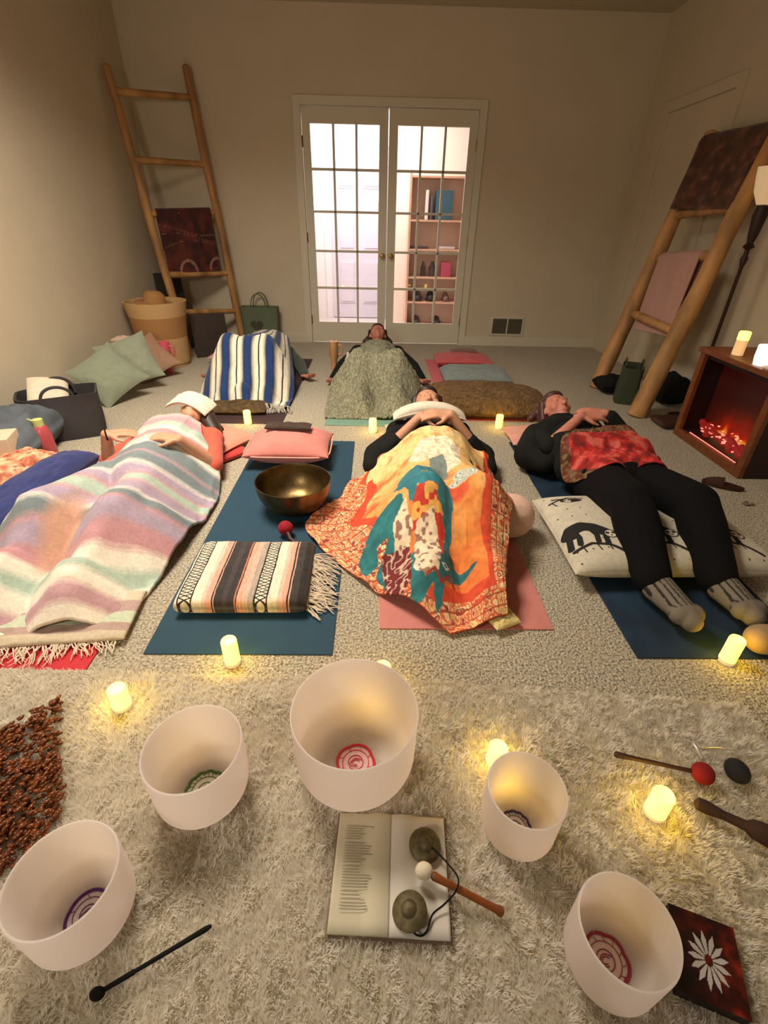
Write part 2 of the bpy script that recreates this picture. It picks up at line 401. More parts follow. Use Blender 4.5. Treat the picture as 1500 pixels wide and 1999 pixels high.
# shelf with things in the hall
sx0, sx1, sy0, sy1 = .37, 1.12, 6.72, 7.01
shf = thing('open_shelf', ((sx0+sx1)/2, 6.87, 0), 'tall wooden open shelf in the hallway behind the right french door', 'shelf')
m_sh = mat('shelf_wood', rgb(216, 170, 140), .5, nz=(12, .1))
for x in (sx0, sx1-.025): MB().box((x, sy0, 0), (x+.025, sy1, 1.70)).build('side_panel', m_sh, shf, False)
MB().box((sx0+.025, sy1-.012, .02), (sx1-.025, sy1-.002, 1.68)).build('back_panel', mat('shelf_back', rgb(226, 196, 176), .7), shf, False)
shz = [.04, .33, .62, .93, 1.24, 1.675]
for z in shz: MB().box((sx0+.025, sy0, z-.02), (sx1-.025, sy1-.012, z)).build('shelf_board', m_sh, shf, False)
def hallitem(name, x, z, w_, h_, col, label, cat, shape='box'):
    M = mat(name+'_m', rgb(*col), .6)
    if shape == 'box': o = MB().box((x-w_/2, 6.76, z+.001), (x+w_/2, 6.90, z+h_), bev=.006).build(name, M)
    elif shape == 'shoe':
        b = MB().box((x-w_/2, 6.74, z+.001), (x+w_/2, 6.95, z+.022), bev=.008); b.ell((x, 6.79, z+.035), (w_*.48, .06, h_*.45)); b.ell((x, 6.89, z+.05), (w_*.42, .055, h_*.75)); o = b.build(name, M)
    else: o = MB().lathe([(0, 0), (w_/2, 0), (w_/2, h_*.6), (w_*.25, h_*.8), (w_*.22, h_), (0, h_)], (x, 6.84, z+.001), 20).build(name, M)
    return tag(o, label, cat)
hallitem('storage_box', .79, 1.24, .20, .30, (52, 92, 108), 'teal box standing on the second highest hallway shelf', 'box')
hallitem('slim_book', .585, 1.24, .035, .30, (235, 228, 220), 'thin white upright book on the second highest hallway shelf', 'book')
hallitem('slim_binder', .64, 1.24, .03, .24, (80, 84, 90), 'dark grey binder beside the white book in the hallway', 'binder')
hallitem('flat_tray', .52, .93, .22, .025, (70, 58, 56), 'flat dark tray on the hallway shelf, left side', 'tray')
hallitem('paper_stack', .86, .93, .2, .03, (200, 190, 186), 'small pale stack of papers on the hallway shelf', 'papers')
hallitem('small_bottle', .58, .62, .055, .17, (60, 56, 52), 'small dark bottle on the hallway shelf, left of another', 'bottle', 'bottle')
hallitem('squat_bottle', .70, .62, .09, .17, (72, 60, 52), 'squat dark bottle on the hallway shelf by the pink box', 'bottle', 'bottle')
hallitem('pink_box', .87, .62, .12, .17, (186, 70, 100), 'pink box on the middle hallway shelf', 'box')
for x, lb in ((.53, 'black shoe at the left of the hallway shoe shelf'), (.70, 'dark shoe in the middle of the hallway shoe shelf')): hallitem('shoe', x, .33, .11, .10, (38, 34, 38), lb, 'shoe', 'shoe')
hallitem('shoe', .90, .33, .09, .08, (120, 90, 80), 'brown shoe at the right of the hallway shoe shelf', 'shoe', 'shoe')
hallitem('shoe', .52, .04, .12, .07, (60, 50, 50), 'dark low shoe on the bottom hallway shelf, left', 'shoe', 'shoe')
hallitem('shoe', .80, .04, .11, .07, (44, 38, 40), 'dark low shoe on the bottom hallway shelf, right', 'shoe', 'shoe')

# ------------------------------------------------------------------ mats
def yogamat(x0, x1, y0, y1, col, label, rot=0, t=.006, colf=None, M=None):
    M = M or mat('mat_rubber', rgb(*col), .75, nz=(14, .05), bump=(300, .2))
    o = MB().box((x0, y0, .0008), (x1, y1, t), bev=.002).build('yoga_mat', M, None, False)
    return tag(o, label, 'yoga mat', 'yoga mats')
yogamat(-.737, -.132, 1.082, 2.84, (22, 62, 84), 'long dark teal-blue yoga mat under the bronze bowl and striped folded blanket')
yogamat(.02, .625, 1.20, 2.95, (204, 128, 122), 'dusty pink yoga mat under the person with the orange printed blanket')
nav = mat('mat_marbled', rgb(20, 44, 66), .7, nz=(7, .5))
yogamat(.86, 1.47, 1.075, 2.86, None, 'navy marbled yoga mat under the person in black with grey socks', M=nav)
yogamat(-1.50, -.885, 1.01, 2.90, (196, 40, 52), 'bright red yoga mat peeking out under the pastel striped blanket')
yogamat(-1.26, -.645, 3.13, 4.95, (58, 38, 42), 'dark plum yoga mat under the blue and white striped blanket')
yogamat(-.35, .26, 3.12, 4.95, (120, 156, 140), 'pale green yoga mat under the person with the green knit blanket')
yogamat(.50, 1.10, 3.25, 5.02, (214, 110, 118), 'pink yoga mat with no one on it near the wall vent')

# ------------------------------------------------------------------ people
def frame(crown, face):
    z = Vector(crown).normalized(); y = Vector(face); y = (y-y.dot(z)*z).normalized(); x = y.cross(z)
    return Matrix((x, y, z)).transposed()
def headprims(c, R):
    c = Vector(c); T = lambda *p: c+R@Vector(p)
    E = lambda p, r: ('e', T(*p), r, R)
    P = [E((0, -.012, .03), (.075, .094, .088)), E((0, .022, -.03), (.062, .066, .075)), E((0, .05, -.075), (.034, .034, .03)),
         ('c', T(0, .078, .022), T(0, .104, -.022), .009, .014), E((.012, .094, -.024), (.009, .009, .008)), E((-.012, .094, -.024), (.009, .009, .008)),
         E((0, .085, -.050), (.026, .012, .007)), E((0, .084, -.060), (.022, .012, .008)), E((.031, .072, .014), (.017, .013, .011)), E((-.031, .072, .014), (.017, .013, .011)),
         ('c', T(.015, .082, .036), T(.05, .068, .036), .008, .007), ('c', T(-.015, .082, .036), T(-.05, .068, .036), .008, .007),
         E((.04, .055, -.02), (.026, .025, .028)), E((-.04, .055, -.02), (.026, .025, .028)),
         E((.077, -.008, -.004), (.010, .018, .03)), E((-.077, -.008, -.004), (.010, .018, .03))]
    return P
def hairprims(c, R, long=True):
    c = Vector(c); T = lambda *p: c+R@Vector(p); E = lambda p, r: ('e', T(*p), r, R)
    P = [E((0, -.034, .048), (.088, .092, .088)), E((0, -.06, 0), (.088, .068, .10)), E((0, .01, .088), (.066, .064, .04)),
         ('c', T(.075, .0, .06), T(.084, -.03, -.05), .022, .022), ('c', T(-.075, .0, .06), T(-.084, -.03, -.05), .022, .022)]
    if long: P += [('c', T(.08, -.05, -.04), T(.10, -.075, -.16), .03, .02), ('c', T(-.08, -.05, -.04), T(-.10, -.075, -.16), .03, .02), ('c', T(.07, -.06, .05), T(.13, -.08, .0), .035, .025), ('c', T(-.07, -.06, .05), T(-.13, -.08, .0), .035, .025)]
    return P
def handprims(w, d, n, s, curl=.35, k=1.0):
    """wrist, direction to fingers, back-of-hand normal, thumb side sign"""
    w = Vector(w); d = Vector(d).normalized(); n = Vector(n); n = (n-n.dot(d)*d).normalized(); t = d.cross(n)*s
    P = []
    for q in (-.027, -.009, .009, .027): P.append(('c', w+t*q*.6*k, w+d*.088*k+t*q*k, .014*k, .0115*k))
    for q, L, da in ((.029, .072, .10), (.010, .080, .03), (-.010, .075, -.04), (-.028, .058, -.12)):
        a = w+d*.086*k+t*q*k; dd = (d+t*da).normalized(); b1 = a+(dd*math.cos(curl*.6)-n*math.sin(curl*.6))*L*.45*k
        b2 = b1+(dd*math.cos(curl*1.5)-n*math.sin(curl*1.5))*L*.33*k; b3 = b2+(dd*math.cos(curl*2.2)-n*math.sin(curl*2.2))*L*.26*k
        P += [('c', a, b1, .0095*k, .0088*k), ('c', b1, b2, .0088*k, .008*k), ('c', b2, b3, .008*k, .0068*k)]
    a = w+d*.022*k+t*.024*k; b1 = a+(d*.55+t*.75-n*.15).normalized()*.042*k; b2 = b1+(d*.85+t*.4-n*.2).normalized()*.032*k
    P += [('c', a, b1, .015*k, .0105*k), ('c', b1, b2, .0105*k, .008*k)]
    return P
def V3(*a): return Vector(a)
def person(label, skin, J, crown=(0, 1, .1), face=(0, -.1, 1), hair=m_hair, top=None, pants=None, sleeve='long', hands=True, hair_long=True, voxel=.0065):
    R = frame(crown, face); hd = Vector(J['head']); nb = Vector(J['neck'])
    body = headprims(hd, R)+[('c', hd-R@V3(0, .015, .05), nb, .05, .055)]
    sh = [Vector(J['shL']), Vector(J['shR'])]; hp = [Vector(J['hipL']), Vector(J['hipR'])]
    tor = [('c', sh[0], sh[1], .058, .058), ('c', nb, (sh[0]+sh[1])/2, .05, .075)]
    for k in (0, 1):
        a = sh[k]*.62+sh[1-k]*.38; tor += [('c', a, hp[k], .105, .10)]
    mid_ = (sh[0]+sh[1])/2; pel = (hp[0]+hp[1])/2
    tor += [('c', mid_*.75+pel*.25, pel, .115, .115), ('c', hp[0], hp[1], .095, .095)]
    arms = []; fore = []; hnd = []
    for k, s in ((0, 'L'), (1, 'R')):
        e = Vector(J['el'+s]); wv = Vector(J['wr'+s])
        arms += [('c', sh[k], e, .05, .038)]; fore += [('c', e, wv, .038, .025)]
        if hands and ('hd'+s) in J: hnd += handprims(wv, J['hd'+s], J['hn'+s], J.get('ts'+s, 1), J.get('curl'+s, .35))
    legs = []; feet = []
    for k, s in ((0, 'L'), (1, 'R')):
        kn = Vector(J['kn'+s]); an = Vector(J['an'+s]); to = Vector(J['to'+s]); d = (to-an).normalized(); bk = (an-kn).normalized()
        legs += [('c', hp[k], kn, .092, .058), ('c', kn, kn*.65+an*.35, .056, .056), ('c', kn*.65+an*.35, an, .056, .036)]
        heel = an+bk*.035-d*.02
        feet += [('c', heel, an, .036, .036), ('c', heel, an+d*.06+bk*.02, .034, .036), ('c', an, to, .036, .024), ('c', an+d*.06+bk*.025, to+bk*.008, .034, .026), ('c', to+V3(.024, 0, 0), to-V3(.024, 0, 0), .024, .024)]
    def infl(P, q): return [('c', p[1], p[2], p[3]+q, p[4]+q) if p[0] == 'c' else p for p in P]
    o = organic('person', body+tor+arms+fore+hnd+legs+feet, skin, voxel, 3)
    tag(o, label, 'person')
    if hair: organic('hair', hairprims(hd, R, hair_long), hair, .008, 3, o)
    if top: organic('shirt', infl(tor+arms+(fore if sleeve == 'long' else [('c', p[1], p[1]*.68+p[2]*.32, p[3], p[3]*.68+p[4]*.32) for p in fore] if sleeve == 'mid' else []), .013), top, .009, 3, o)
    if pants: organic('trousers', infl(legs+[('c', hp[0], hp[1], .098, .098)], J.get('puff', .012)), pants, .009, 3, o)
    return o, dict(legs=legs, feet=feet, tor=tor)

# --- person far left front, under pastel stripes (x about -1.13)
m_coral = cloth_mat('coral_cloth', 214, 92, 72)
P1 = dict(head=(-1.07, 2.73, .19), neck=(-1.09, 2.62, .14), shL=(-1.27, 2.54, .13), shR=(-.93, 2.54, .13), hipL=(-1.24, 2.0, .11), hipR=(-1.06, 2.0, .11),
          elL=(-1.43, 2.36, .08), wrL=(-1.345, 2.255, .27), hdL=(.75, .35, -.05), hnL=(0, -.1, 1), tsL=1, curlL=.3,
          elR=(-.855, 2.30, .09), wrR=(-.965, 2.205, .27), hdR=(-.95, .05, .12), hnR=(0, -.1, 1), tsR=-1, curlR=.3,
          knL=(-1.32, 1.62, .19), knR=(-1.02, 1.62, .19), anL=(-1.31, 1.38, .06), anR=(-1.07, 1.36, .06), toL=(-1.34, 1.31, .12), toR=(-1.04, 1.29, .12))
p1, _ = person('person lying in a coral top with hands on the belly over a pastel striped blanket', m_skin, P1, top=m_coral, sleeve='short', hair=m_hair, pants=m_black)
organic('loose_hair', [('c', (-1.0, 2.71, .19), (-.93, 2.62, .13), .055, .045), ('c', (-.93, 2.62, .13), (-.92, 2.54, .08), .045, .03)], m_hair, .008, 3, p1)
# bracelet
MB().tube([V3(-1.345, 2.255, .27)+V3(.027*math.sin(a)*.5, -.027*math.sin(a)*.9, .029*math.cos(a)) for a in np.linspace(0, 2*PI, 24)], .004, 6).build('bracelet', m_black, p1, label='dark cord bracelet')
# eye towel over face
def tow(U, V): return (fbm(U*5, V*4)-.5)*.02
o = soft('face_towel', (-1.085, 2.735, .305), .26, .14, .03, cloth_mat('white_towel', 225, 214, 196), rot=(.15, .1, -.25), n=6, sag=.055, fn=tow)
tag(o, 'white towel laid over the eyes of the person in the coral top', 'towel')
o = soft('pillow', (-1.0, 2.76, .055), .46, .32, .11, cloth_mat('peach_pillow', 222, 150, 128), rot=(0, 0, -.5), n=2.6, mexp=1.6, pinch=.06)
tag(o, 'peach pillow under the head of the person in the coral top', 'pillow')
o = soft('folded_blanket', (-.90, 2.60, .02), .26, .2, .035, cloth_mat('red_fold', 190, 58, 52), rot=(0, 0, .9), n=8)
tag(o, 'small folded red cloth beside the coral sleeve', 'blanket')
W_ = (232, 222, 208); MV = (190, 150, 158); PK = (192, 142, 148); MT = (172, 190, 176); TG = (118, 130, 136); LI = (170, 152, 172)
def c1(X, Y, U, V):
    t = V+(fbm(X*3, Y*3)-.5)*.02
    seq = [(1.5, W_), (5, (196, 176, 174)), (3.5, MV), (3.5, MT), (2.5, W_), (3, PK), (3, MT), (2, W_), (5, TG), (1, MV), (4, TG), (1, W_), (3, LI), (1, PK), (3.5, MT), (1, MV), (4, LI), (1, W_), (3, TG), (1, PK), (4, LI), (4, PK), (3, W_), (3, MT), (4, W_), (3, MV), (3, W_)]
    C = bands(t, seq); C2 = bands(np.clip(t+.007, 0, 1), seq); C3 = bands(np.clip(t-.007, 0, 1), seq); C = (C+C2+C3)/3
    c = G(115, 1010, .2); C = blendc(C, 1.2-((X-c.x-.02)**2/.0035+(Y-c.y+.03)**2/.035)*.9, (196, 150, 128)) if True else C
    return C*(.95+.1*fbm(X*30, Y*30)[..., None])
caps1 = [((-1.10, 2.5, .13), (-1.10, 2.0, .125), .145, .13), ((-1.34, 1.36, .09), (-1.34, 1.28, .07), .085, .08), ((-1.06, 1.34, .08), (-1.04, 1.26, .07), .08, .075), ((-1.18, 2.52, .12), (-1.15, 2.05, .115), .135, .125), ((-1.02, 2.5, .11), (-1.05, 2.05, .11), .12, .12), ((-1.24, 2.0, .12), P1['knL'], .10, .075), ((-1.06, 2.0, .12), P1['knR'], .10, .075),
         (P1['knL'], P1['anL'], .075, .05), (P1['knR'], P1['anR'], .075, .05), (P1['anL'], P1['toL'], .045, .04), (P1['anR'], P1['toR'], .045, .04), ((-1.4, 1.70, .09), (-.95, 1.70, .09), .1, .1)]
L1 = [(-1.34, 2.60), (-1.42, 2.42), (-1.50, 2.2), (-1.50, 2.0), (-1.50, 1.8), (-1.44, 1.6), (-1.46, 1.4), (-1.50, 1.2), (-1.46, 1.08)]
R1 = [(-.99, 2.60), (-.93, 2.44), (-.83, 2.30), (-.78, 2.12), (-.775, 1.96), (-.785, 1.78), (-.80, 1.58), (-.83, 1.38), (-.87, 1.19)]
o = cloth('striped_blanket', L1, R1, caps1, c1, m_vc, n=(170, 320), thick=.012, slope=1.1, wr=.007, wf=(10, 4), seed=3, ruff=.02)
tag(o, 'pastel pink, mint and grey striped wool blanket over the person at far left', 'blanket')
def fringe(parent, pts, dirs, L, M, r=.0018, n=60, z=.012, name='fringe', seed=1, jit=.5):
    rd = random.Random(seed); b = MB(); pts = [Vector(p) for p in pts]
    for k in range(n):
        t = rd.random()*(len(pts)-1); i = int(t); f_ = t-i; p = pts[i].lerp(pts[min(i+1, len(pts)-1)], f_)
        d = Vector((dirs[0], dirs[1], 0)).normalized(); d = (d+Vector((rd.uniform(-jit, jit), rd.uniform(-jit, jit), 0))).normalized()
        q = [p]; 
        for s in range(4):
            d2 = (d+Vector((rd.uniform(-.6, .6), rd.uniform(-.6, .6), 0))).normalized(); nx = q[-1]+d2*L*rd.uniform(.15, .32); nx.z = max(.008, p.z*(1-(s+1)/4)+z*(s+1)/4+rd.uniform(0, .006)); q.append(nx)
        b.tube(q, [r*1.3, r*1.2, r, r, r*.6], 5)
    return b.build(name, M, parent)
fringe(o, [(-1.5, 1.09, .03), (-1.25, 1.075, .02), (-1.05, 1.10, .02), (-.95, 1.15, .02)], (.1, -1), .085, m_fr, n=70)
# folded under-layer with mint stripe that sticks out at the lower right
def c1b(U, V): return bands(V+.01*U, [(2, (200, 184, 160)), (2, (176, 150, 140)), (3, (190, 200, 176)), (3, (176, 150, 144)), (3, (206, 190, 166))])
o = soft('folded_blanket', (-1.06, 1.22, .024), .48, .24, .028, m_vc, rot=(0, 0, .10), n=10, colf=c1b, bumpy=.02, seed=4)
tag(o, 'mint and tan striped blanket end folded under the pastel striped blanket', 'blanket')
fringe(o, [(-1.20, 1.09, .018), (-.95, 1.11, .018), (-.84, 1.14, .018)], (.5, -1), .07, m_fr, n=35, seed=5)

# --- centre person under printed orange blanket
P4 = dict(head=(.315, 2.83, .245), neck=(.31, 2.73, .16), shL=(.13, 2.64, .15), shR=(.49, 2.64, .15), hipL=(.22, 2.05, .12), hipR=(.40, 2.05, .12),
          elL=(.045, 2.42, .11), wrL=(.245, 2.47, .315), hdL=(.97, -.02, .02), hnL=(0, -.35, 1), tsL=1, curlL=.3,
          elR=(.575, 2.42, .11), wrR=(.40, 2.44, .335), hdR=(-.97, .04, .02), hnR=(0, -.35, 1), tsR=-1, curlR=.3,
          knL=(.20, 1.68, .26), knR=(.42, 1.68, .26), anL=(.22, 1.44, .07), anR=(.42, 1.44, .07), toL=(.20, 1.38, .12), toR=(.44, 1.38, .12))
p4, _ = person('person lying with bare forearms crossed on the chest above a printed orange blanket', m_skin, P4, crown=(0, 1, .65), face=(0, -.65, 1), top=m_black, sleeve='mid', hair=m_hair, pants=m_black)
# black upper-sleeve bulges lying outside the blanket
o = organic('jacket', [('c', (.13, 2.60, .12), (.01, 2.44, .09), .075, .075), ('c', (.01, 2.44, .09), (-.01, 2.36, .07), .075, .06), ('c', (.49, 2.60, .12), (.60, 2.45, .09), .07, .07), ('c', (.60, 2.45, .09), (.61, 2.32, .07), .065, .05)], m_black, .008, 3, p4)
o = soft('rolled_towel', (.31, 2.64, .295), .42, .085, .08, cloth_mat('ivory_roll', 232, 218, 200), rot=(.1, 0, .02), n=3, mexp=2, sag=.05)
tag(o, 'ivory rolled cloth across the upper chest of the person with crossed forearms', 'towel')
o = soft('pillow', (.29, 2.86, .06), .44, .30, .12, cloth_mat('salmon_pillow', 232, 178, 156), rot=(0, 0, .08), n=2.6, mexp=1.6, pinch=.05)
tag(o, 'pale salmon pillow under the head of the person with crossed forearms', 'pillow')
o = organic('bolster', [('c', (.14, 1.79, .105), (.605, 1.79, .105), .10, .10)], cloth_mat('pink_bolster', 232, 190, 172, .03), .009, 6)
tag(o, 'pale pink cylindrical bolster pushed under the knees on the pink mat', 'bolster')
b = MB().tube([(.62, 2.08, .012), (.63, 2.02, .02), (.66, 1.985, .015), (.69, 1.94, .02), (.72, 1.91, .012)], .009, 8)
tag(b.build('strap', m_black), 'short black strap lying beside the pale pink bolster', 'strap')
def pg(l, z=.18): return [tuple(G(x, y, z))[:2] for x, y in l]
teal = pg([(768, 960), (780, 925), (815, 908), (850, 912), (868, 945), (885, 985), (884, 1040), (872, 1100), (860, 1110), (845, 1060), (850, 1000), (800, 985), (790, 970)], .26)
teal2 = pg([(715, 1015), (735, 1000), (780, 995), (795, 1020), (790, 1060), (755, 1085), (735, 1060), (760, 1030), (720, 1035)], .2)
teal3 = pg([(790, 1105), (830, 1090), (870, 1100), (895, 1120), (930, 1120), (895, 1140), (880, 1145), (850, 1150), (825, 1168), (800, 1160), (805, 1130)], .1)
teal4 = pg([(698, 1080), (712, 1062), (735, 1070), (740, 1092), (715, 1100)], .1)
redp = pg([(985, 955), (982, 1000), (970, 1035), (955, 1020), (968, 970)], .1)
redp2 = pg([(800, 1020), (812, 985), (850, 985), (870, 1020), (868, 1050), (840, 1050), (850, 1010)], .24)
white1 = pg([(812, 1030), (845, 1020), (862, 1060), (858, 1095), (830, 1105), (812, 1085)], .2)
white2 = pg([(770, 1020), (790, 1005), (805, 1030), (800, 1065), (780, 1085), (752, 1075), (775, 1050)], .2)
dark1 = pg([(745, 1095), (800, 1095), (805, 1145), (785, 1160), (755, 1145)], .08)
grey1 = pg([(838, 882), (868, 875), (880, 905), (862, 918), (845, 905)], .3)
halo = pg([(800, 870), (820, 850), (870, 845), (900, 860), (900, 890), (880, 900), (850, 880), (815, 885)], .3)
swc = G(905, 955, .22); swc2 = G(900, 980, .2); gold = G(845, 940, .27)
def c4(X, Y, U, V):
    n1 = fbm(X*9, Y*9); n2 = fbm(X*28+4, Y*28); n3 = vnoise(X*70, Y*70)
    C = lerpc(np.clip(V*1.15+(n1-.5)*.5+.15*(X-.3), 0, 1), [(0, (242, 212, 158)), (.35, (240, 200, 132)), (.62, (232, 160, 88)), (.85, (226, 128, 58)), (1, (224, 120, 60))])
    C = blendc(C, (n2-.55)*3, (216, 108, 48))
    C = blendc(C, (n1-.58)*5*np.clip(V*2, 0, 1), (214, 80, 48))
    # printed patchwork border
    e = np.minimum(U*1.0, np.minimum((1-U)*1.1, (1-V)*1.5)); e = np.where(V < .28, np.minimum(e+.2-V*.5, 1), e)
    wdt = .13+.16*np.clip((V-.30)*3, 0, 1)*(U < .5)*(V < .8)
    bdm = e < wdt
    pal = np.array([(238, 200, 140), (214, 84, 58), (232, 170, 130), (150, 60, 50), (240, 214, 168), (226, 110, 70)], float)
    fl = pal[((vnoise(X*55, Y*55)*.55+n2*.5)*12).astype(int) % 6]; gridl = (np.abs((U*26) % 1-.5) > .44) | (np.abs((V*30) % 1-.5) > .44)
    fl = np.where(gridl[..., None], np.array((170, 80, 56.)), fl)
    C = np.where(bdm[..., None], fl, C)
    C = blendc(C, ((e > wdt) & (e < wdt+.02+.06*n1))*np.clip(1.9-n2*1.6, .3, 1), (214, 74, 44))
    X2 = X+(n2-.47)*.02; Y2 = Y+(n3-.5)*.008+(n2-.47)*.02
    C = np.where(inpoly(X2, Y2, halo)[..., None], np.array((236, 220, 190.))*(.9+.2*n3[..., None]), C)
    T1 = np.array((48, 124, 138.))*(.8+.4*n1[..., None]); T2 = np.array((38, 112, 120.))*(.75+.5*n2[..., None])
    C = np.where(inpoly(X2, Y2, teal)[..., None], T1, C)
    for p in (teal2, teal3, teal4): C = np.where(inpoly(X2, Y2, p)[..., None], T2, C)
    C = np.where(inpoly(X2, Y2, redp)[..., None], np.array((212, 58, 36.)), C)
    R_ = np.where((vnoise(X*60, Y*60) > .55)[..., None], np.array((236, 176, 90.)), np.array((200, 58, 44.)))
    C = np.where(inpoly(X2, Y2, redp2)[..., None], R_, C)
    Wc = np.where((vnoise(X*80, Y*80) > .62)[..., None], np.array((150, 110, 100.)), np.array((232, 212, 182.)))
    for p in (white1, white2): C = np.where(inpoly(X2, Y2, p)[..., None], Wc, C)
    Dk = np.where((np.abs(vnoise(X*70, Y*70)-.5) < .1)[..., None], np.array((210, 180, 160.)), np.array((112, 34, 40.)))
    C = np.where(inpoly(X2, Y2, dark1)[..., None], Dk, C)
    C = np.where(inpoly(X2, Y2, grey1)[..., None], np.array((122, 136, 134.)), C)
    d = np.hypot(X-gold.x, Y-gold.y); a = np.arctan2(Y-gold.y, X-gold.x)
    C = np.where(((d < .055) & (np.sin(a*12+d*160) > -.2))[..., None], np.array((166, 140, 66.)), C)
    for cc, rr in ((swc, .05), (swc2, .055)):
        d = np.hypot(X-cc.x, Y-cc.y); C = np.where((d < rr)[..., None], np.array((216, 214, 200.)), C); C = np.where(((d < rr*.85) & (np.abs((d/rr*3.2) % 1-.5) < .16))[..., None], np.array((110, 140, 146.)), C)
    for k in range(4):
        cc = G(925+k*7, 950-8*abs(1.5-k), .2); d = np.hypot((X-cc.x)/.008, (Y-cc.y)/.016); C = np.where((d < 1)[..., None], np.array((222, 220, 206.)), C)
        C = np.where((d < .55)[..., None], np.array((112, 142, 146.)), C)
    st = pg([(830, 1166), (845, 1158), (858, 1172), (872, 1160), (885, 1170)], .05); C = blendc(C, (segd(X, Y, st) < .005)*1.0, (150, 60, 40))
    for q in ((846, 1120), (815, 1130), (868, 1128)):
        cc = G(*q, .1); d = np.abs(X-cc.x)+np.abs(Y-cc.y); C = np.where(((d < .016) & (d > .009))[..., None], np.array((220, 220, 210.)), C)
    return C*(.93+.14*n3[..., None])
caps4 = [((.31, 2.44, .155), (.31, 2.0, .14), .135, .11), ((.21, 1.44, .08), (.20, 1.34, .06), .085, .08), ((.42, 1.44, .08), (.43, 1.32, .06), .085, .08), ((.24, 2.42, .14), (.25, 2.05, .12), .125, .12), ((.38, 2.42, .14), (.37, 2.05, .12), .125, .12), ((.22, 2.05, .12), P4['knL'], .10, .078), ((.40, 2.05, .12), P4['knR'], .10, .078),
         (P4['knL'], P4['anL'], .075, .05), (P4['knR'], P4['anR'], .075, .05), (P4['anL'], P4['toL'], .05, .045), (P4['anR'], P4['toR'], .05, .045), ((.18, 1.76, .105), (.50, 1.76, .105), .115, .115),
         ((.06, 2.38, .06), (.12, 2.28, .06), .08, .07), ((.56, 2.38, .06), (.52, 2.28, .06), .08, .07)]
L4 = [G(803, 834, .30), G(752, 880, .16), G(690, 930, .04), G(662, 975, .01), G(598, 1028), G(634, 1082), G(705, 1140), G(790, 1196), G(882, 1246)]
R4 = [G(893, 834, .30), G(946, 884, .14), G(968, 930, .08), G(985, 970, .06), G(990, 1030, .06), G(985, 1090, .03), G(980, 1140, .01), G(977, 1185), G(986, 1226)]
o = cloth('printed_blanket', L4, R4, caps4, c4, m_vcf, n=(380, 460), thick=.008, slope=1.15, blend=.07, wr=.007, wf=(11, 6), seed=9, ruff=.022)
tag(o, 'orange and yellow printed blanket with teal figures covering the person in the centre', 'blanket')
o = soft('folded_blanket', (.445, 1.235, .03), .10, .10, .04, cloth_mat('pale_yellow_lining', 226, 206, 140), rot=(0, 0, .4), n=3, bumpy=.02)
tag(o, 'pale yellow corner cloth bunched at the foot of the printed orange blanket', 'blanket')

# --- back centre person
P3 = dict(head=(.01, 5.00, .235), neck=(.01, 4.86, .15), shL=(-.18, 4.72, .13), shR=(.20, 4.72, .13), hipL=(-.08, 4.1, .11), hipR=(.10, 4.1, .11),
          elL=(-.31, 4.42, .08), wrL=(-.37, 4.16, .035), hdL=(-.12, -.9, -.05), hnL=(0, 0, -1), tsL=1, curlL=.5,
          elR=(.34, 4.42, .08), wrR=(.40, 4.18, .035), hdR=(.25, -.9, -.05), hnR=(0, 0, -1), tsR=-1, curlR=.5,
          knL=(-.13, 3.75, .26), knR=(.14, 3.75, .26), anL=(-.12, 3.50, .06), anR=(.14, 3.50, .06), toL=(-.14, 3.43, .11), toR=(.16, 3.43, .11))
p3, _ = person('person in black long sleeves lying with arms out under a green knit blanket', m_skin2, P3, crown=(0, 1, .5), face=(0, -.5, 1), top=m_black, hair=m_hair, pants=m_black)
def c3(X, Y, U, V):
    n_ = .45*vnoise(X*150, Y*150)+.35*rng.random(X.shape)+.2*fbm(X*30, Y*30)+.05; C = lerpc(n_, [(.15, (84, 88, 70)), (.5, (128, 128, 106)), (.8, (172, 168, 144))]); return C
caps3 = [((.01, 4.5, .14), (.01, 3.75, .26), .13, .08), ((-.13, 3.48, .08), (-.14, 3.40, .06), .09, .08), ((.14, 3.48, .08), (.15, 3.38, .06), .09, .08), ((-.08, 4.62, .13), (-.06, 4.1, .13), .12, .12), ((.10, 4.62, .13), (.08, 4.1, .13), .12, .12), ((-.08, 4.1, .12), P3['knL'], .1, .08), ((.10, 4.1, .12), P3['knR'], .1, .08),
         (P3['knL'], P3['anL'], .08, .055), (P3['knR'], P3['anR'], .08, .055), (P3['anL'], P3['toL'], .05, .04), (P3['anR'], P3['toR'], .05, .04)]
def kn3(X, Y, U, V): return vnoise(X*110, Y*110)*.014
m_knit = mat('chunky_knit', vcol=True, rough=.95, bump=(80, .8), bdist=.01)
o = cloth('knit_blanket', [(-.11, 4.50), (-.19, 4.36), (-.26, 4.12), (-.34, 3.78), (-.38, 3.48), (-.36, 3.24)], [(.13, 4.50), (.21, 4.36), (.27, 4.12), (.34, 3.78), (.34, 3.45), (.26, 3.21)], caps3, c3, m_knit, n=(170, 300), thick=.014, blend=.14, slope=1.4, wr=.006, seed=21, ruff=.02, extra=kn3)
tag(o, 'sage green speckled knit blanket over the person nearest the french doors', 'blanket')
o = soft('pillow', (.03, 4.92, .045), .50, .28, .09, cloth_mat('pale_blue_pillow', 160, 170, 160), n=2.6, mexp=1.6, pinch=.05)
tag(o, 'pale grey-green pillow under the head nearest the french doors', 'pillow')

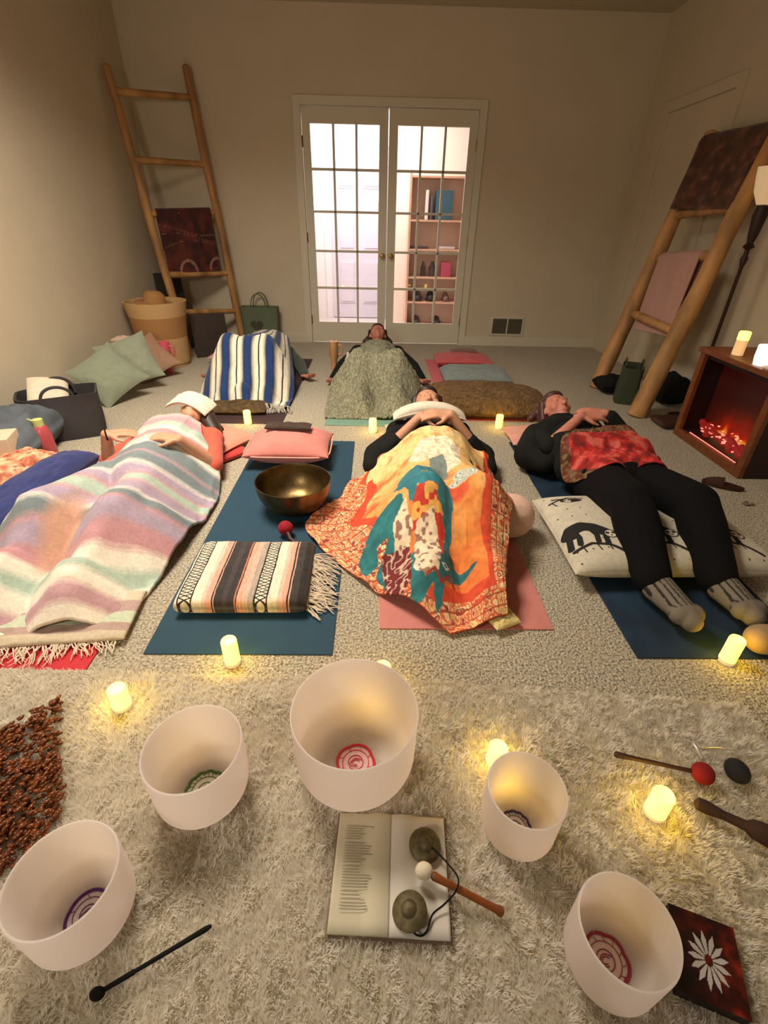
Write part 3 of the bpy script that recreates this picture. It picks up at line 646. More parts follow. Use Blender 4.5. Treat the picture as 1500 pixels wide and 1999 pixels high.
# --- back left person, serape
m_dgreen = cloth_mat('dark_green_cloth', 62, 70, 58)
P2 = dict(head=(-1.03, 4.95, .13), neck=(-1.02, 4.82, .11), shL=(-1.20, 4.70, .11), shR=(-.84, 4.70, .11), hipL=(-1.1, 4.1, .11), hipR=(-.92, 4.1, .11),
          elL=(-1.37, 4.45, .07), wrL=(-1.42, 4.22, .03), hdL=(-.3, -.9, 0), hnL=(0, 0, -1), tsL=1, curlL=.5,
          elR=(-.70, 4.45, .08), wrR=(-.63, 4.24, .04), hdR=(.55, -.75, 0), hnR=(0, 0, -1), tsR=-1, curlR=.5,
          knL=(-1.13, 3.85, .34), knR=(-.87, 3.85, .34), anL=(-1.12, 3.68, .10), anR=(-.86, 3.68, .10), toL=(-1.13, 3.62, .14), toR=(-.85, 3.62, .14))
p2, _ = person('person in dark green sleeves lying under the blue and white striped blanket', m_skin2, P2, top=m_dgreen, hair=m_hair, pants=m_black)
def c2(X, Y, U, V):
    t = U*4.35+.12+(fbm(X*4, Y*4)-.5)*.05; p = t % 1
    C = lerpc(p, [(0, (22, 22, 30)), (.02, (22, 22, 30)), (.035, (232, 226, 210)), (.17, (236, 230, 214)), (.27, (168, 160, 146)), (.33, (30, 50, 92)), (.40, (18, 54, 112)), (.55, (18, 56, 116)), (.62, (26, 42, 80)), (.70, (160, 152, 140)), (.82, (236, 230, 214)), (.965, (232, 226, 210)), (.98, (22, 22, 30)), (1, (22, 22, 30))])
    return C*(.94+.12*vnoise(X*200, Y*40)[..., None])
caps2 = [((-1.0, 4.65, .17), (-1.0, 3.85, .33), .15, .09), ((-1.12, 3.64, .12), (-1.14, 3.56, .05), .10, .07), ((-.86, 3.64, .12), (-.84, 3.56, .05), .10, .07), ((-1.0, 3.8, .30), (-1.0, 3.56, .08), .10, .07), ((-1.1, 4.62, .15), (-1.08, 4.15, .15), .15, .14), ((-.92, 4.62, .15), (-.94, 4.15, .15), .15, .14), ((-1.1, 4.1, .15), P2['knL'], .12, .09), ((-.92, 4.1, .15), P2['knR'], .12, .09),
         (P2['knL'], P2['anL'], .085, .06), (P2['knR'], P2['anR'], .085, .06), (P2['anL'], P2['toL'], .05, .04), (P2['anR'], P2['toR'], .05, .04), ((-1.15, 3.8, .33), (-.85, 3.8, .33), .07, .07)]
o = cloth('striped_blanket', [(-1.14, 4.72), (-1.23, 4.5), (-1.31, 4.2), (-1.345, 3.9), (-1.36, 3.65), (-1.34, 3.44)], [(-.84, 4.72), (-.78, 4.5), (-.72, 4.2), (-.665, 3.9), (-.64, 3.65), (-.64, 3.42)], caps2, c2, m_vc, n=(320, 200), thick=.008, blend=.12, slope=1.9, wr=.004, seed=31, ruff=.02)
tag(o, 'blue, white and grey striped woven blanket over the person at back left', 'blanket')
fringe(o, [(-1.34, 3.44, .03), (-1.15, 3.43, .05), (-1.0, 3.43, .05), (-.8, 3.42, .05), (-.65, 3.42, .03)], (0, -1), .12, cloth_mat('grey_yarn', 176, 170, 160), n=110, r=.003, seed=8)
o = soft('fur_throw', (-1.08, 3.37, .035), .58, .20, .07, mat('brown_fur', rgb(92, 72, 46), .95, nz=(40, .5), bump=(70, 1), bdist=.02), rot=(0, 0, .02), n=3.5, bumpy=.05, seed=2)
tag(o, 'brown fuzzy throw bunched at the foot of the blue striped blanket', 'throw')
o = soft('pillow', (-1.42, 4.86, .06), .34, .42, .12, cloth_mat('blush_pillow', 210, 160, 148), rot=(0, 0, -.2), n=2.6, mexp=1.6, pinch=.06)
tag(o, 'blush pink pillow left of the blue striped blanket by the dark board', 'pillow')

# --- right person in black
P5 = dict(puff=.032, head=(1.125, 2.87, .215), neck=(1.115, 2.75, .14), shL=(.95, 2.65, .14), shR=(1.31, 2.66, .14), hipL=(1.10, 2.05, .13), hipR=(1.29, 2.05, .13),
          elL=(.935, 2.37, .19), wrL=(1.125, 2.50, .315), hdL=(.95, .12, -.02), hnL=(0, -.25, 1), tsL=1, curlL=.25,
          elR=(1.45, 2.46, .14), wrR=(1.27, 2.53, .32), hdR=(-.9, .15, .05), hnR=(0, -.25, 1), tsR=-1, curlR=.3,
          knL=(1.06, 1.70, .225), knR=(1.33, 1.70, .225), anL=(1.025, 1.37, .10), anR=(1.27, 1.37, .10), toL=(1.065, 1.20, .08), toR=(1.29, 1.22, .085))
p5, d5 = person('person lying in black clothes and grey striped socks with forearms crossed on the chest', m_skin2, P5, crown=(-.12, 1, .6), face=(.15, -.6, 1), top=m_black, sleeve='short', hair=m_hair2, pants=m_pitch)
organic('sweater', [('c', (.95, 2.63, .13), (.87, 2.46, .10), .085, .09), ('c', (.87, 2.46, .10), (.93, 2.36, .10), .085, .06), ('c', (1.31, 2.64, .13), (1.46, 2.47, .12), .07, .06), ('c', (1.46, 2.47, .13), (1.30, 2.52, .30), .055, .043), ('c', (1.02, 2.38, .16), (1.30, 2.40, .16), .11, .105), ('c', (1.04, 2.22, .15), (1.30, 2.23, .15), .115, .115), ('c', (1.03, 2.62, .17), (1.24, 2.63, .17), .095, .09), ('c', (1.09, 2.72, .18), (1.15, 2.73, .18), .07, .07)], m_black, .008, 3, p5)
# socks with stripes
def sock(k, s):
    an = Vector(P5['an'+s]); to = Vector(P5['to'+s]); kn = Vector(P5['kn'+s]); up = (kn-an).normalized()
    d = (to-an).normalized()
    pr = [('c', an+up*.045, an, .052, .050), ('c', an, an-up*.04-d*.02, .046, .045), ('c', an, to, .050, .040), ('c', an-up*.045, to-up*.01, .045, .038), ('c', to+V3(.022, 0, 0), to-V3(.022, 0, 0), .037, .037), ('c', to, to-up*.01+d*.02, .04, .036)]
    o = organic('sock', pr, m_sock, .0045, 4, p5)
    me = o.data; n = len(me.vertices); co = np.empty(n*3); me.vertices.foreach_get('co', co); co = co.reshape(-1, 3)
    M4 = np.array(o.matrix_parent_inverse); loc = co
    X = loc[:, 0]; Y = loc[:, 1]; t = (Y-to.y)/(an.y-to.y); wv = X-(to.x+(an.x-to.x)*np.clip(t, -.3, 1.3))
    st = (np.abs(((wv+.05)/.0165) % 1-.5) < .16) & (t > .02) & (t < 1.12) & (loc[:, 2] > an.z+(to.z-an.z)*np.clip(1-t, 0, 1)-.014)
    C = np.where(st[:, None], npl((40, 36, 34)), npl((124, 116, 104))); at = me.color_attributes.new('Col', 'FLOAT_COLOR', 'POINT')
    arr = np.ones((n, 4)); arr[:, :3] = C; at.data.foreach_set('color', arr.ravel())
m_sock = mat('knit_sock', vcol=True, rough=.9, bump=(300, .4))
sock(0, 'L'); sock(1, 'R')
# scarf over hips
def c5(X, Y, U, V):
    n_ = fbm(X*26, Y*26); C = lerpc(n_, [(.3, (120, 26, 28)), (.5, (196, 40, 36)), (.65, (206, 96, 84))])
    pt = (vnoise(X*110, Y*110) > .6) & ((V < .14) | (U < .07)); C = np.where(((V < .14) | (U < .07))[..., None], C*.40+np.array((30, 28, 18.)), C)
    C = np.where(pt[..., None], np.array((120, 100, 64.)), C); return C
caps5 = [((1.02, 2.26, .15), (1.32, 2.27, .15), .13, .13), ((1.10, 2.05, .13), (1.09, 1.8, .2), .12, .09), ((1.29, 2.05, .13), (1.31, 1.8, .2), .12, .09), ((1.02, 2.42, .16), (1.32, 2.42, .16), .12, .12), ((1.1, 2.1, .14), (1.3, 2.1, .14), .12, .12)]
o = cloth('patterned_scarf', [(1.0, 2.36), (.93, 2.22), (.94, 2.08), (.99, 1.97)], [(1.38, 2.42), (1.50, 2.32), (1.54, 2.16), (1.53, 2.05)], caps5, c5, m_vcf, n=(180, 140), thick=.006, slope=1.5, wr=.012, wf=(9, 12), seed=41)
tag(o, 'red patterned scarf spread over the hips of the person in black', 'scarf')
o = soft('pillow', (1.05, 2.88, .045), .42, .30, .09, cloth_mat('salmon_pillow_two', 222, 158, 142), rot=(0, 0, .05), n=2.6, mexp=1.6, pinch=.05)
tag(o, 'salmon pillow under the auburn-haired head of the person in black', 'pillow')
# sloth print pillow under the knees
def csl(U, V):
    C = np.ones(U.shape+(3,))*np.array((206, 198, 180.)); asp = .58/.86; Xp = U; Yp = V*asp
    C = C*(.95+.1*fbm(U*30, V*30)[..., None])
    sp = (np.hypot((Xp*14) % 1-.5, (Yp*14) % 1-.5) < .07) & (fbm(U*8, V*8) > .46); C = np.where(sp[..., None], np.array((80, 74, 66.)), C)
    for cx, cy in ((.115, .215), (.42, .215), (.76, .215), (.13, .55), (.46, .55), (.82, .55)):
        body = segd(Xp, Yp, [(cx-.075, cy+.02), (cx-.055, cy+.055), (cx, cy+.075), (cx+.05, cy+.055), (cx+.09, cy+.015)]) < .037
        if cy < .3:
            legs_ = np.zeros_like(body)
            for lx, ly in ((-.095, -.075), (-.05, -.06), (.035, -.06), (.075, -.08)): legs_ |= segd(Xp, Yp, [(cx+lx*.95, cy+.03), (cx+lx*1.0+.01, cy-.01), (cx+lx, cy+ly)]) < .014
            br = segd(Xp, Yp, [(cx-.09, cy-.10), (cx, cy-.07), (cx+.08, cy-.09), (cx+.15, cy-.15)]) < .009
            for q in (-.05, .02, .07): br |= segd(Xp, Yp, [(cx+q, cy-.075), (cx+q+.01, cy-.12)]) < .0035
            hx, hy, hr = cx+.115, cy-.005, .036
        else:
            body = ((Xp-cx-.03)/.06)**2+((Yp-cy)/.022)**2 < 1; legs_ = segd(Xp, Yp, [(cx-.06, cy+.03), (cx+.02, cy+.02)]) < .007
            br = segd(Xp, Yp, [(cx-.09, cy-.01), (cx+.02, cy+.035), (cx+.1, cy+.02)]) < .006; br |= segd(Xp, Yp, [(cx-.07, cy-.01), (cx-.06, cy-.04)]) < .004
            hx, hy, hr = cx+.01, cy, .024
        C = np.where((body | legs_ | br)[..., None], np.array((24, 23, 22.)), C)
        d = np.hypot(Xp-hx, Yp-hy); C = np.where((d < hr)[..., None], np.array((24, 23, 22.)), C); C = np.where((d < hr*.78)[..., None], np.array((214, 206, 190.)), C)
        for e in (-.4, .4): C = np.where((np.hypot(Xp-hx-e*hr, (Yp-hy-.2*hr)) < hr*.27)[..., None], np.array((24, 23, 22.)), C)
        C = np.where((np.hypot(Xp-hx, Yp-hy+.35*hr) < hr*.15)[..., None], np.array((24, 23, 22.)), C)
    return C
o = soft('printed_pillow', (1.17, 1.70, .08), .83, .56, .14, m_vcf, rot=(0, 0, .02), n=5, mexp=1.9, pinch=.02, colf=csl, res=(420, 300))
tag(o, 'long white pillow printed with black sloths on branches under the knees', 'pillow')
o = organic('rolled_blanket', [('c', (1.275, 1.115, .052), (1.70, 1.10, .052), .05, .05)], cloth_mat('tan_blanket', 168, 140, 104), .008, 5)
tag(o, 'tan rolled blanket at the right edge by the striped socks', 'blanket')

# ------------------------------------------------------------------ empty place in the middle (blue mat)
o = soft('pillow', (-.495, 2.575, .09), .48, .36, .175, cloth_mat('coral_pillow', 208, 128, 120, .05), n=2.6, mexp=1.7, pinch=.05, bumpy=.02)
tag(o, 'coral pink square pillow on the blue mat behind the bronze bowl', 'pillow')
w_p = MB().tube([(-.495+.24*math.copysign(abs(math.cos(a))**.25, math.cos(a))*(1-.05*math.sin(a)**2), 2.575+.18*math.copysign(abs(math.sin(a))**.25, math.sin(a))*(1-.05*math.cos(a)**2), .09) for a in np.linspace(0, 2*PI, 90)], .004, 6)
w_p.build('piping', cloth_mat('pale_piping', 236, 172, 156), o, label='pale piped seam')
o = soft('eye_pillow', (-.50, 2.60, .192), .26, .085, .03, cloth_mat('dark_brown_silk', 60, 42, 36), rot=(0, 0, -.03), n=6, bumpy=.02)
tag(o, 'dark brown eye pillow resting on the coral pink pillow', 'eye pillow')
bz = mat('bronze', rgb(116, 96, 62), .36, metal=.95, nz=(14, .4), bump=(30, .25))
def arcp(R_, h, t, n=12):
    out = [(R_*math.sin(a)**.6*.985, h*(1-math.cos(a))**1.0) for a in np.linspace(.0, PI/2*.96, n)]
    out = [(0, 0)]+[(max(r, .06+.0*r) if i else .06, z) for i, (r, z) in enumerate(out)]+[(R_, h), (R_-t, h)]
    inn = [((R_-t)*math.sin(a)**.6*.985, t+(h-t)*(1-math.cos(a))**1.0) for a in np.linspace(PI/2*.96, .05, n)]
    return out+inn+[(0, t)]
o = MB().lathe(arcp(.178, .155, .005), (-.385, 2.0, .007), 72).build('singing_bowl', bz)
tag(o, 'bronze singing bowl on the blue mat in front of the coral pillow', 'singing bowl')
mt = thing('felt_mallet', (-.39, 1.80, 0), 'dark-handled felt mallet with a crimson head by the bronze bowl', 'mallet')
def ball(name, c, r, M, parent): return MB().ell(c, (r, r, r*.97), seg=24, rings=16).build(name, M, parent)
m_redf = mat('red_felt', rgb(150, 20, 38), .95, nz=(60, .2), bump=(90, .6), bdist=.005)
ball('head', (-.39, 1.76, .047), .033, m_redf, mt)
MB().tube([(-.39, 1.76, .047), (-.36, 1.70, .03), (-.30, 1.64, .02)], .009, 10).build('handle', m_darkwood, mt)
DIAC = (236, 222, 200); BLK = (30, 24, 24); PCH = (226, 166, 146); CHR = (66, 58, 58)
def cser(U, V):
    seq = [(3, DIAC), (1.2, BLK), (8.5, 'd'), (1, BLK), (7, DIAC), (3, (226, 196, 180)), (4.5, PCH), (1, BLK), (.8, PCH), (6, (52, 46, 46)), (4, CHR), (5, (50, 44, 48)), (1.2, (200, 120, 90)), (.8, BLK), (4, PCH), (4, (214, 178, 160)), (4.5, (176, 160, 148)), (1.2, BLK), (8, 'd'), (1.2, BLK), (7, DIAC), (3, (230, 190, 172)), (4, PCH), (1.2, BLK), (1, PCH), (6, (58, 52, 50)), (6, (36, 30, 28))]
    t = U+(fbm(U*6, V*5)-.5)*.008; w_ = np.array([s[0] for s in seq]); w_ = w_/w_.sum(); e = np.concatenate([[0], np.cumsum(w_)])
    i = np.clip(np.searchsorted(e, t, side='right')-1, 0, len(seq)-1); base = np.array([DIAC if s[1] == 'd' else s[1] for s in seq], float)[i]
    loc = (t-e[i])/w_[i]; isd = np.array([s[1] == 'd' for s in seq])[i]
    ph = (V*11) % 1; tri = np.abs(ph-.5)*2
    dia = isd & ((np.abs(loc-tri) < .13) | (np.abs(1-loc-tri) < .13))
    return np.where(dia[..., None], np.array(BLK, float), base)*(.92+.16*vnoise(U*160, V*20)[..., None])
o = soft('folded_blanket', (-.468, 1.435, .047), .455, .37, .075, m_vc, rot=(0, 0, .015), n=14, mexp=3, colf=cser, res=(420, 240), bumpy=.012)
tag(o, 'folded woven blanket with pink, cream and charcoal stripes and diamond bands on the blue mat', 'blanket')
fringe(o, [(-.245, 1.58, .05), (-.24, 1.45, .04), (-.24, 1.30, .03)], (1, -.25), .12, m_fr, n=60, r=.0022, seed=3)
fringe(o, [(-.245, 1.56, .03), (-.24, 1.27, .02)], (1, -.6), .08, m_fr, n=50, r=.002, seed=13)

# ------------------------------------------------------------------ empty place at back right
o = soft('pillow', (.85, 4.82, .06), .56, .36, .12, cloth_mat('rose_pillow', 198, 92, 98), n=3, mexp=1.7, pinch=.03, bumpy=.02)
tag(o, 'rose pink pillow on the empty pink mat near the wall vent', 'pillow')
o = soft('eye_pillow', (.87, 4.90, .13), .27, .10, .03, cloth_mat('taupe_silk', 128, 96, 88), n=6, sag=.01)
tag(o, 'taupe eye pillow on the rose pink pillow', 'eye pillow')
o = soft('folded_blanket', (.86, 4.18, .075), .58, .42, .13, cloth_mat('blue_grey_fleece', 128, 140, 140, .1, 50), n=5, mexp=2.2, bumpy=.03, seed=6)
tag(o, 'blue-grey folded blanket on the empty pink mat', 'blanket')
o = soft('fur_throw', (.82, 3.50, .085), .84, .54, .16, mat('brown_throw', rgb(112, 84, 50), .95, nz=(30, .45), bump=(60, .9), bdist=.02), rot=(0, 0, -.04), n=4.5, mexp=2.2, bumpy=.06, seed=12, pinch=-.04)
tag(o, 'brown plush throw folded at the foot of the empty pink mat', 'throw')

# ------------------------------------------------------------------ candles on the floor
def candle(base, label, r=.0245, h=.098, parentz=0):
    c = thing('tealight', base, label, 'candle', 'flameless candles')
    bx, by, bz_ = base
    MB().lathe([(0, 0), (r*1.02, 0), (r*1.02, h*.13), (r*.9, h*.13), (0, h*.13)], (bx, by, bz_), 24).build('base', m_plb, c)
    MB().lathe([(0, h*.13), (r*.97, h*.13), (r*.97, h*.95), (r*.9, h), (r*.72, h*.985), (r*.6, h*.93), (0, h*.91)], (bx, by, bz_), 28).build('shade', m_pl, c)
    return c
CND = [((485, 829), 'glowing candle in front of the plum mat at back left', 0), ((728, 845), 'glowing candle at the foot of the pale green mat', 0), ((973, 837), 'glowing candle in front of the brown plush throw', 0),
       ((455, 1293), 'glowing candle at the near edge of the blue mat', 0), ((747, 1333), 'glowing candle half hidden behind the largest white bowl', .026), ((240, 1378), 'glowing candle on the white rug at its far left', .03),
       ((1278, 1585), 'glowing candle on the rug between the small bowl and the mallets', .03), ((1418, 1290), 'glowing candle beside the striped socks', 0)]
for (px, py), lb, z in CND:
    p = G(px, py, z); candle((p.x, p.y, z), lb, h=.098 if z < .01 else .074)
candle((.315, .712, .028), 'glowing candle sunk in the rug behind the small white bowl', h=.06)
candle((1.03, .44, .03), 'glowing candle on the rug at the far right edge', h=.074)

# ------------------------------------------------------------------ shag rug
rg = thing('shag_rug', (-.2, .45, 0), 'white shaggy rug under the white singing bowls', 'rug')
m_pile = mat('rug_pile', vcol=True, rough=.95, transl=.5, sheen=.5, spec=.1)
rx0, rx1, ry0 = -1.75, 1.07, -.35
def ry1(x): return np.interp(x, [-1.75, -1.15, .15, 1.1], [1.06, 1.005, .965, .885])
gx = np.linspace(rx0, rx1, 120); X = np.repeat(gx[:, None], 50, 1); Y = ry0+(ry1(X)-ry0)*np.linspace(0, 1, 50)[None, :]
Z = .020+.006*fbm(X*12, Y*12); gridmesh('backing', np.stack([X, Y, Z], -1), np.ones(X.shape+(3,))*npl((240, 232, 212)), m_pile, rg, thick=.012)
def blades(N):
    x = rng.uniform(rx0, rx1, N); y = ry0+(ry1(x)-ry0)*rng.random(N)
    keep = (np.abs(x) < .35+y*1.35+.35) & (y > -.1); x = x[keep]; y = y[keep]; n = len(x)
    a = fbm(x*26, y*26)*18+rng.normal(0, .45, n); lean = .15+1.0*fbm(x*45+3, y*45)+rng.normal(0, .12, n)
    L = (.013+.013*fbm(x*25+8, y*25))*rng.uniform(.8, 1.2, n); wd = rng.uniform(.0009, .0020, n)
    dx, dy = np.cos(a), np.sin(a); sx, sy = -dy, dx
    segs = 4; Vv = np.zeros((n, segs*2-1, 3)); z = .018+.006*fbm(x*12, y*12); px, py = x.copy(), y.copy()
    cur = rng.normal(0, .35, n)
    for k in range(segs):
        f_ = k/(segs-1); w_ = wd*(1-.75*f_)
        if k < segs-1:
            Vv[:, 2*k] = np.stack([px-sx*w_, py-sy*w_, z], -1); Vv[:, 2*k+1] = np.stack([px+sx*w_, py+sy*w_, z], -1)
        else: Vv[:, 2*k] = np.stack([px, py, z], -1)
        th = np.clip(lean*(.35+f_*1.15), 0, 1.5); st = L/(segs-1)
        aa = a+cur*f_; px = px+np.cos(aa)*np.sin(th)*st; py = py+np.sin(aa)*np.sin(th)*st; z = z+np.cos(th)*st
    m_ = segs*2-1; base = np.arange(n)*m_
    F = [np.stack([base+2*k, base+2*k+1, base+2*k+3, base+2*k+2], -1) for k in range(segs-2)]; tri = np.stack([base+m_-3, base+m_-2, base+m_-1, base+m_-1], -1)[:, :3]
    me = bpy.data.meshes.new('pile'); faces = np.concatenate(F).tolist()+tri.tolist()
    me.from_pydata(Vv.reshape(-1, 3).tolist(), [], faces)
    C = npl((248, 242, 234))*rng.uniform(.9, 1.08, n)[:, None]; C = np.repeat(C[:, None], m_, 1).reshape(-1, 3)
    at = me.color_attributes.new('Col', 'FLOAT_COLOR', 'POINT'); arr = np.ones((len(C), 4)); arr[:, :3] = C.clip(0, .95); at.data.foreach_set('color', arr.ravel())
    o = link('pile', me, m_pile, rg); o['kind'] = 'stuff'; return o
blades(330000)

# ------------------------------------------------------------------ crystal bowls
def crystal_mat():
    M = bpy.data.materials.new('frosted_quartz'); M.use_nodes = True; n = M.node_tree.nodes; L = M.node_tree.links
    b = n['Principled BSDF']; b.inputs['Base Color'].default_value = (*rgb(250, 244, 244), 1); b.inputs['Roughness'].default_value = .45
    tr = n.new('ShaderNodeBsdfTranslucent'); tr.inputs[0].default_value = (*rgb(252, 246, 242), 1); ms = n.new('ShaderNodeMixShader'); ms.inputs[0].default_value = .66
    L.new(b.outputs[0], ms.inputs[1]); L.new(tr.outputs[0], ms.inputs[2]); L.new(ms.outputs[0], n['Material Output'].inputs[0]); return M
m_cr = crystal_mat()
def bowl_prof(R_, h, t=.005, n=12):
    out = [(0, 0)]+[(.42*R_+(.98-.42)*R_*math.sin(a), .5*R_*(1-math.cos(a))) for a in np.linspace(0.0, PI/2, n)]+[(R_, h*.97), (R_-.001, h), (R_-t*.8, h+.001)]
    inn = [(R_-t, h*.96)]+[(.40*R_+(.98-.40)*R_*math.sin(a)-t*math.sin(a), t+.5*R_*(1-math.cos(a))) for a in np.linspace(PI/2, 0, n)]+[(0, t)]
    return out, inn
def crystal(x, y, R_, h, label, col, rot, petals=8, z0=.03, rr=.40):
    o = thing('crystal_singing_bowl', (x, y, z0), label, 'singing bowl', 'frosted white crystal bowls on the rug')
    out, inn = bowl_prof(R_, h); bb_ = MB().lathe(out+inn, (x, y, z0), 80).build('bowl', m_cr, o)
    # painted emblem on the inner bottom
    r0 = rr*R_; z = z0+.0075; M = mat('emblem_paint', rgb(*col), .7); b = MB()
    def rz(r): 
        q = max(0, r-.40*R_)/(R_*.58); return z+(.5*R_*(1-math.cos(math.asin(min(1, q)))) if q > 0 else 0)
    pts = [(x+r0*(1+.07*abs(math.sin(a*petals/2)))*math.cos(a+rot), y+r0*(1+.07*abs(math.sin(a*petals/2)))*math.sin(a+rot), rz(r0)) for a in np.linspace(0, 2*PI, 121)]
    b.tube(pts, r0*.085, 6, flat=1)
    b.tube([(x+r0*.74*math.cos(a), y+r0*.74*math.sin(a), z) for a in np.linspace(0, 2*PI, 60)], r0*.02, 5)
    b.tube([(x+r0*.42*math.cos(a), y+r0*.42*math.sin(a), z) for a in np.linspace(0, 2*PI, 50)], r0*.025, 5)
    for k in range(petals*2):
        a = k*PI/petals+rot; b.tube([(x+r0*.76*math.cos(a), y+r0*.76*math.sin(a), z), (x+r0*.95*math.cos(a+.12), y+r0*.95*math.sin(a+.12), z)], r0*.015, 5)
    for sc_ in (.3, .18):
        b.tube([(x+r0*sc_*math.cos(a)*(1+.3*math.sin(2*a)), y+r0*sc_*math.sin(a*1.0)*.8, z) for a in np.linspace(.4, 5.2, 24)], r0*.025, 5)
    em = b.build('painted_emblem', M, bb_, label='coloured scalloped round emblem')
    tint = tuple(.86*q+.14*c_ for q, c_ in zip((236, 228, 218), col)); tint = tuple(.72*236+.28*c_ if petals == 4 else q for q, c_ in zip(tint, col))
    MB().lathe([(0, 0), (r0, 0), (r0, .0006), (0, .0006)], (x, y, z0+.0055), 48).build('emblem_disc', mat('emblem_wash', rgb(*tint), .7), bb_, label='pale tinted disc')
crystal(-.395, .635, .107, .18, 'white crystal bowl with a green emblem inside', (74, 110, 50), .3, 12)
crystal(-.041, .703, .147, .218, 'largest white crystal bowl with a red emblem inside', (196, 44, 52), .4, 4, rr=.30)
crystal(.326, .553, .083, .163, 'small white crystal bowl with a dark blue-violet scalloped emblem', (66, 44, 96), .2, 12, rr=.38)
crystal(-.549, .397, .094, .168, 'white crystal bowl at lower left with a deep purple emblem', (78, 22, 104), .9, 3, rr=.40)
crystal(.438, .323, .083, .158, 'white crystal bowl at lower right with a magenta emblem, beside the dark box', (150, 40, 66), .2, 6, rr=.46)

# ------------------------------------------------------------------ book, tingsha, mallet
bk = thing('open_book', (.04, .465, .03), 'open book lying on the rug with small cymbals on its right page', 'book')
BKM = Matrix.Translation((.041, .465, .036))@Matrix.Rotation(-.05, 4, 'Z')
m_page = mat('page', rgb(206, 198, 174), .8); m_page2 = mat('page_white', rgb(214, 208, 200), .6)
def page(nm, s, M, wd):
    n = 24; P_ = np.zeros((n, 12, 3))
    for i in range(n):
        f_ = i/(n-1); x = s*f_*wd; z = .012+.010*math.sin(min(1, f_*2.2)*PI)*.6-.004*f_
        for j in range(12): P_[i, j] = (BKM@Vector((x, -.108+.216*j/11, z)))[:]
    B = P_.copy(); B[..., 2] = P_[..., 2].min()-.010; return gridmesh(nm, P_, None, M, bk, 0, B)
lpg = page('left_page', -1, m_page, .118); page('right_page', 1, m_page2, .118)
MB().box((-.122, -.112, -.004), (.124, .112, .0), BKM).build('cover', mat('book_cover', rgb(120, 100, 80), .7), bk, False)
b = MB(); rd = random.Random(4); yy = .078
for k in range(28):
    if k in (6, 14, 22, 24): yy -= .003
    L_ = .062 if k in (0, 10, 18) else rd.uniform(.03, .06)
    b.box((-.100, yy, .0158), (-.100+L_, yy+.0010, .0161), BKM); yy -= .0051
b.build('printed_lines', mat('ink', rgb(128, 118, 98), .8), lpg, False)
tg = thing('tingsha_cymbals', (.08, .46, .05), 'pair of bronze hand cymbals joined by a dark cord on the open book', 'cymbals')
m_ts = mat('tingsha_bronze', rgb(104, 94, 68), .6, metal=.6, nz=(60, .35), bump=(60, .4))
def cym(c, tilt): MB().lathe([(0, .018), (.008, .018), (.013, .014), (.016, .009), (.029, .006), (.034, .001), (.034, -.002), (.028, .002), (.014, .005), (0, .006)], c, 40, tilt).build('cymbal', m_ts, tg)
ca = G(830, 1650, .062); cb = G(800, 1778, .062)
cym(ca, Matrix.Rotation(.15, 3, 'X')); cym(cb, Matrix.Rotation(-.2, 3, 'Y'))
cordp = [ca+V3(0, 0, .016)]+[G(x, y, z) for x, y, z in ((855, 1665, .066), (878, 1690, .063), (895, 1715, .082), (890, 1740, .08), (868, 1765, .06), (845, 1785, .055), (835, 1815, .052), (822, 1827, .052), (805, 1815, .06))]+[cb+V3(0, 0, .016)]
MB().tube(smoothp(cordp), .0018, 6).build('cord', m_black, tg)
ml = thing('wooden_mallet', G(900, 1745, .06), 'small mallet with a pale felt head and honey wooden handle across the book', 'mallet')
ha = G(828, 1700, .080); hb = G(983, 1782, .046)
MB().ell(ha, (.018, .016, .017), seg=20).build('head', cloth_mat('pale_felt', 226, 214, 190), ml)
MB().tube([ha.lerp(hb, f_) for f_ in (.10, .13, .3, .6, .9, .94, .98, 1.0)], [.006, .0085, .007, .007, .0072, .009, .0095, .006], 14).build('handle', mat('honey_wood', rgb(128, 66, 24), .4, nz=(30, .2)), ml)
# black mallet at lower left
k_ = thing('black_mallet', G(290, 1880, .05), 'thin black mallet lying on the rug at lower left', 'mallet')
a_ = G(190, 1940, .055); b_ = G(413, 1807, .05)
MB().tube([a_.lerp(b_, f_) for f_ in (.05, .3, .31, .5, .8, .95, 1)], [.004, .0045, .0035, .004, .0045, .005, .003], 12).build('handle', m_black, k_)
MB().ell(a_, (.013, .010, .011), seg=18).build('head', m_black, k_)
# red ball mallet, dark mallet head, suede striker, glass rod
k_ = thing('red_ball_mallet', G(1290, 1490, .05), 'mallet with a dark red ball and thin dark handle on the rug', 'mallet')
a_ = G(1373, 1510, .062); b_ = G(1200, 1472, .05); ball('head', a_, .026, mat('dark_red_felt', rgb(134, 12, 20), .9, bump=(80, .3)), k_)
MB().tube([a_.lerp(b_, f_) for f_ in (0, .3, .8, .97, 1)], [.006, .005, .006, .008, .006], 12).build('handle', m_darkwood, k_)
k_ = thing('black_ball_mallet', G(1442, 1505, .05), 'black oval mallet head with a clear rod beside the red ball mallet', 'mallet')
a_ = G(1440, 1505, .06); MB().ell(a_, (.027, .031, .025), seg=24).build('head', mat('charcoal_felt', rgb(28, 28, 32), .9, bump=(80, .3)), k_)
gl = mat('clear_rod', rgb(200, 196, 186), .15, metal=.4)
MB().tube([a_, G(1500, 1476, .06), G(1590, 1480, .06)], .004, 8).build('handle', gl, k_)
k_ = thing('tuning_fork', G(1365, 1465, .05), 'small shiny metal fork tip lying behind the red ball mallet', 'tuning fork')
MB().tube([G(1372, 1482, .05), G(1362, 1462, .055), G(1355, 1452, .055)], [.003, .005, .0035], 10).build('tip', gl, k_)
MB().tube([G(1362, 1462, .055), G(1400, 1460, .048), G(1440, 1466, .045)], .002, 8).build('prong', gl, k_)
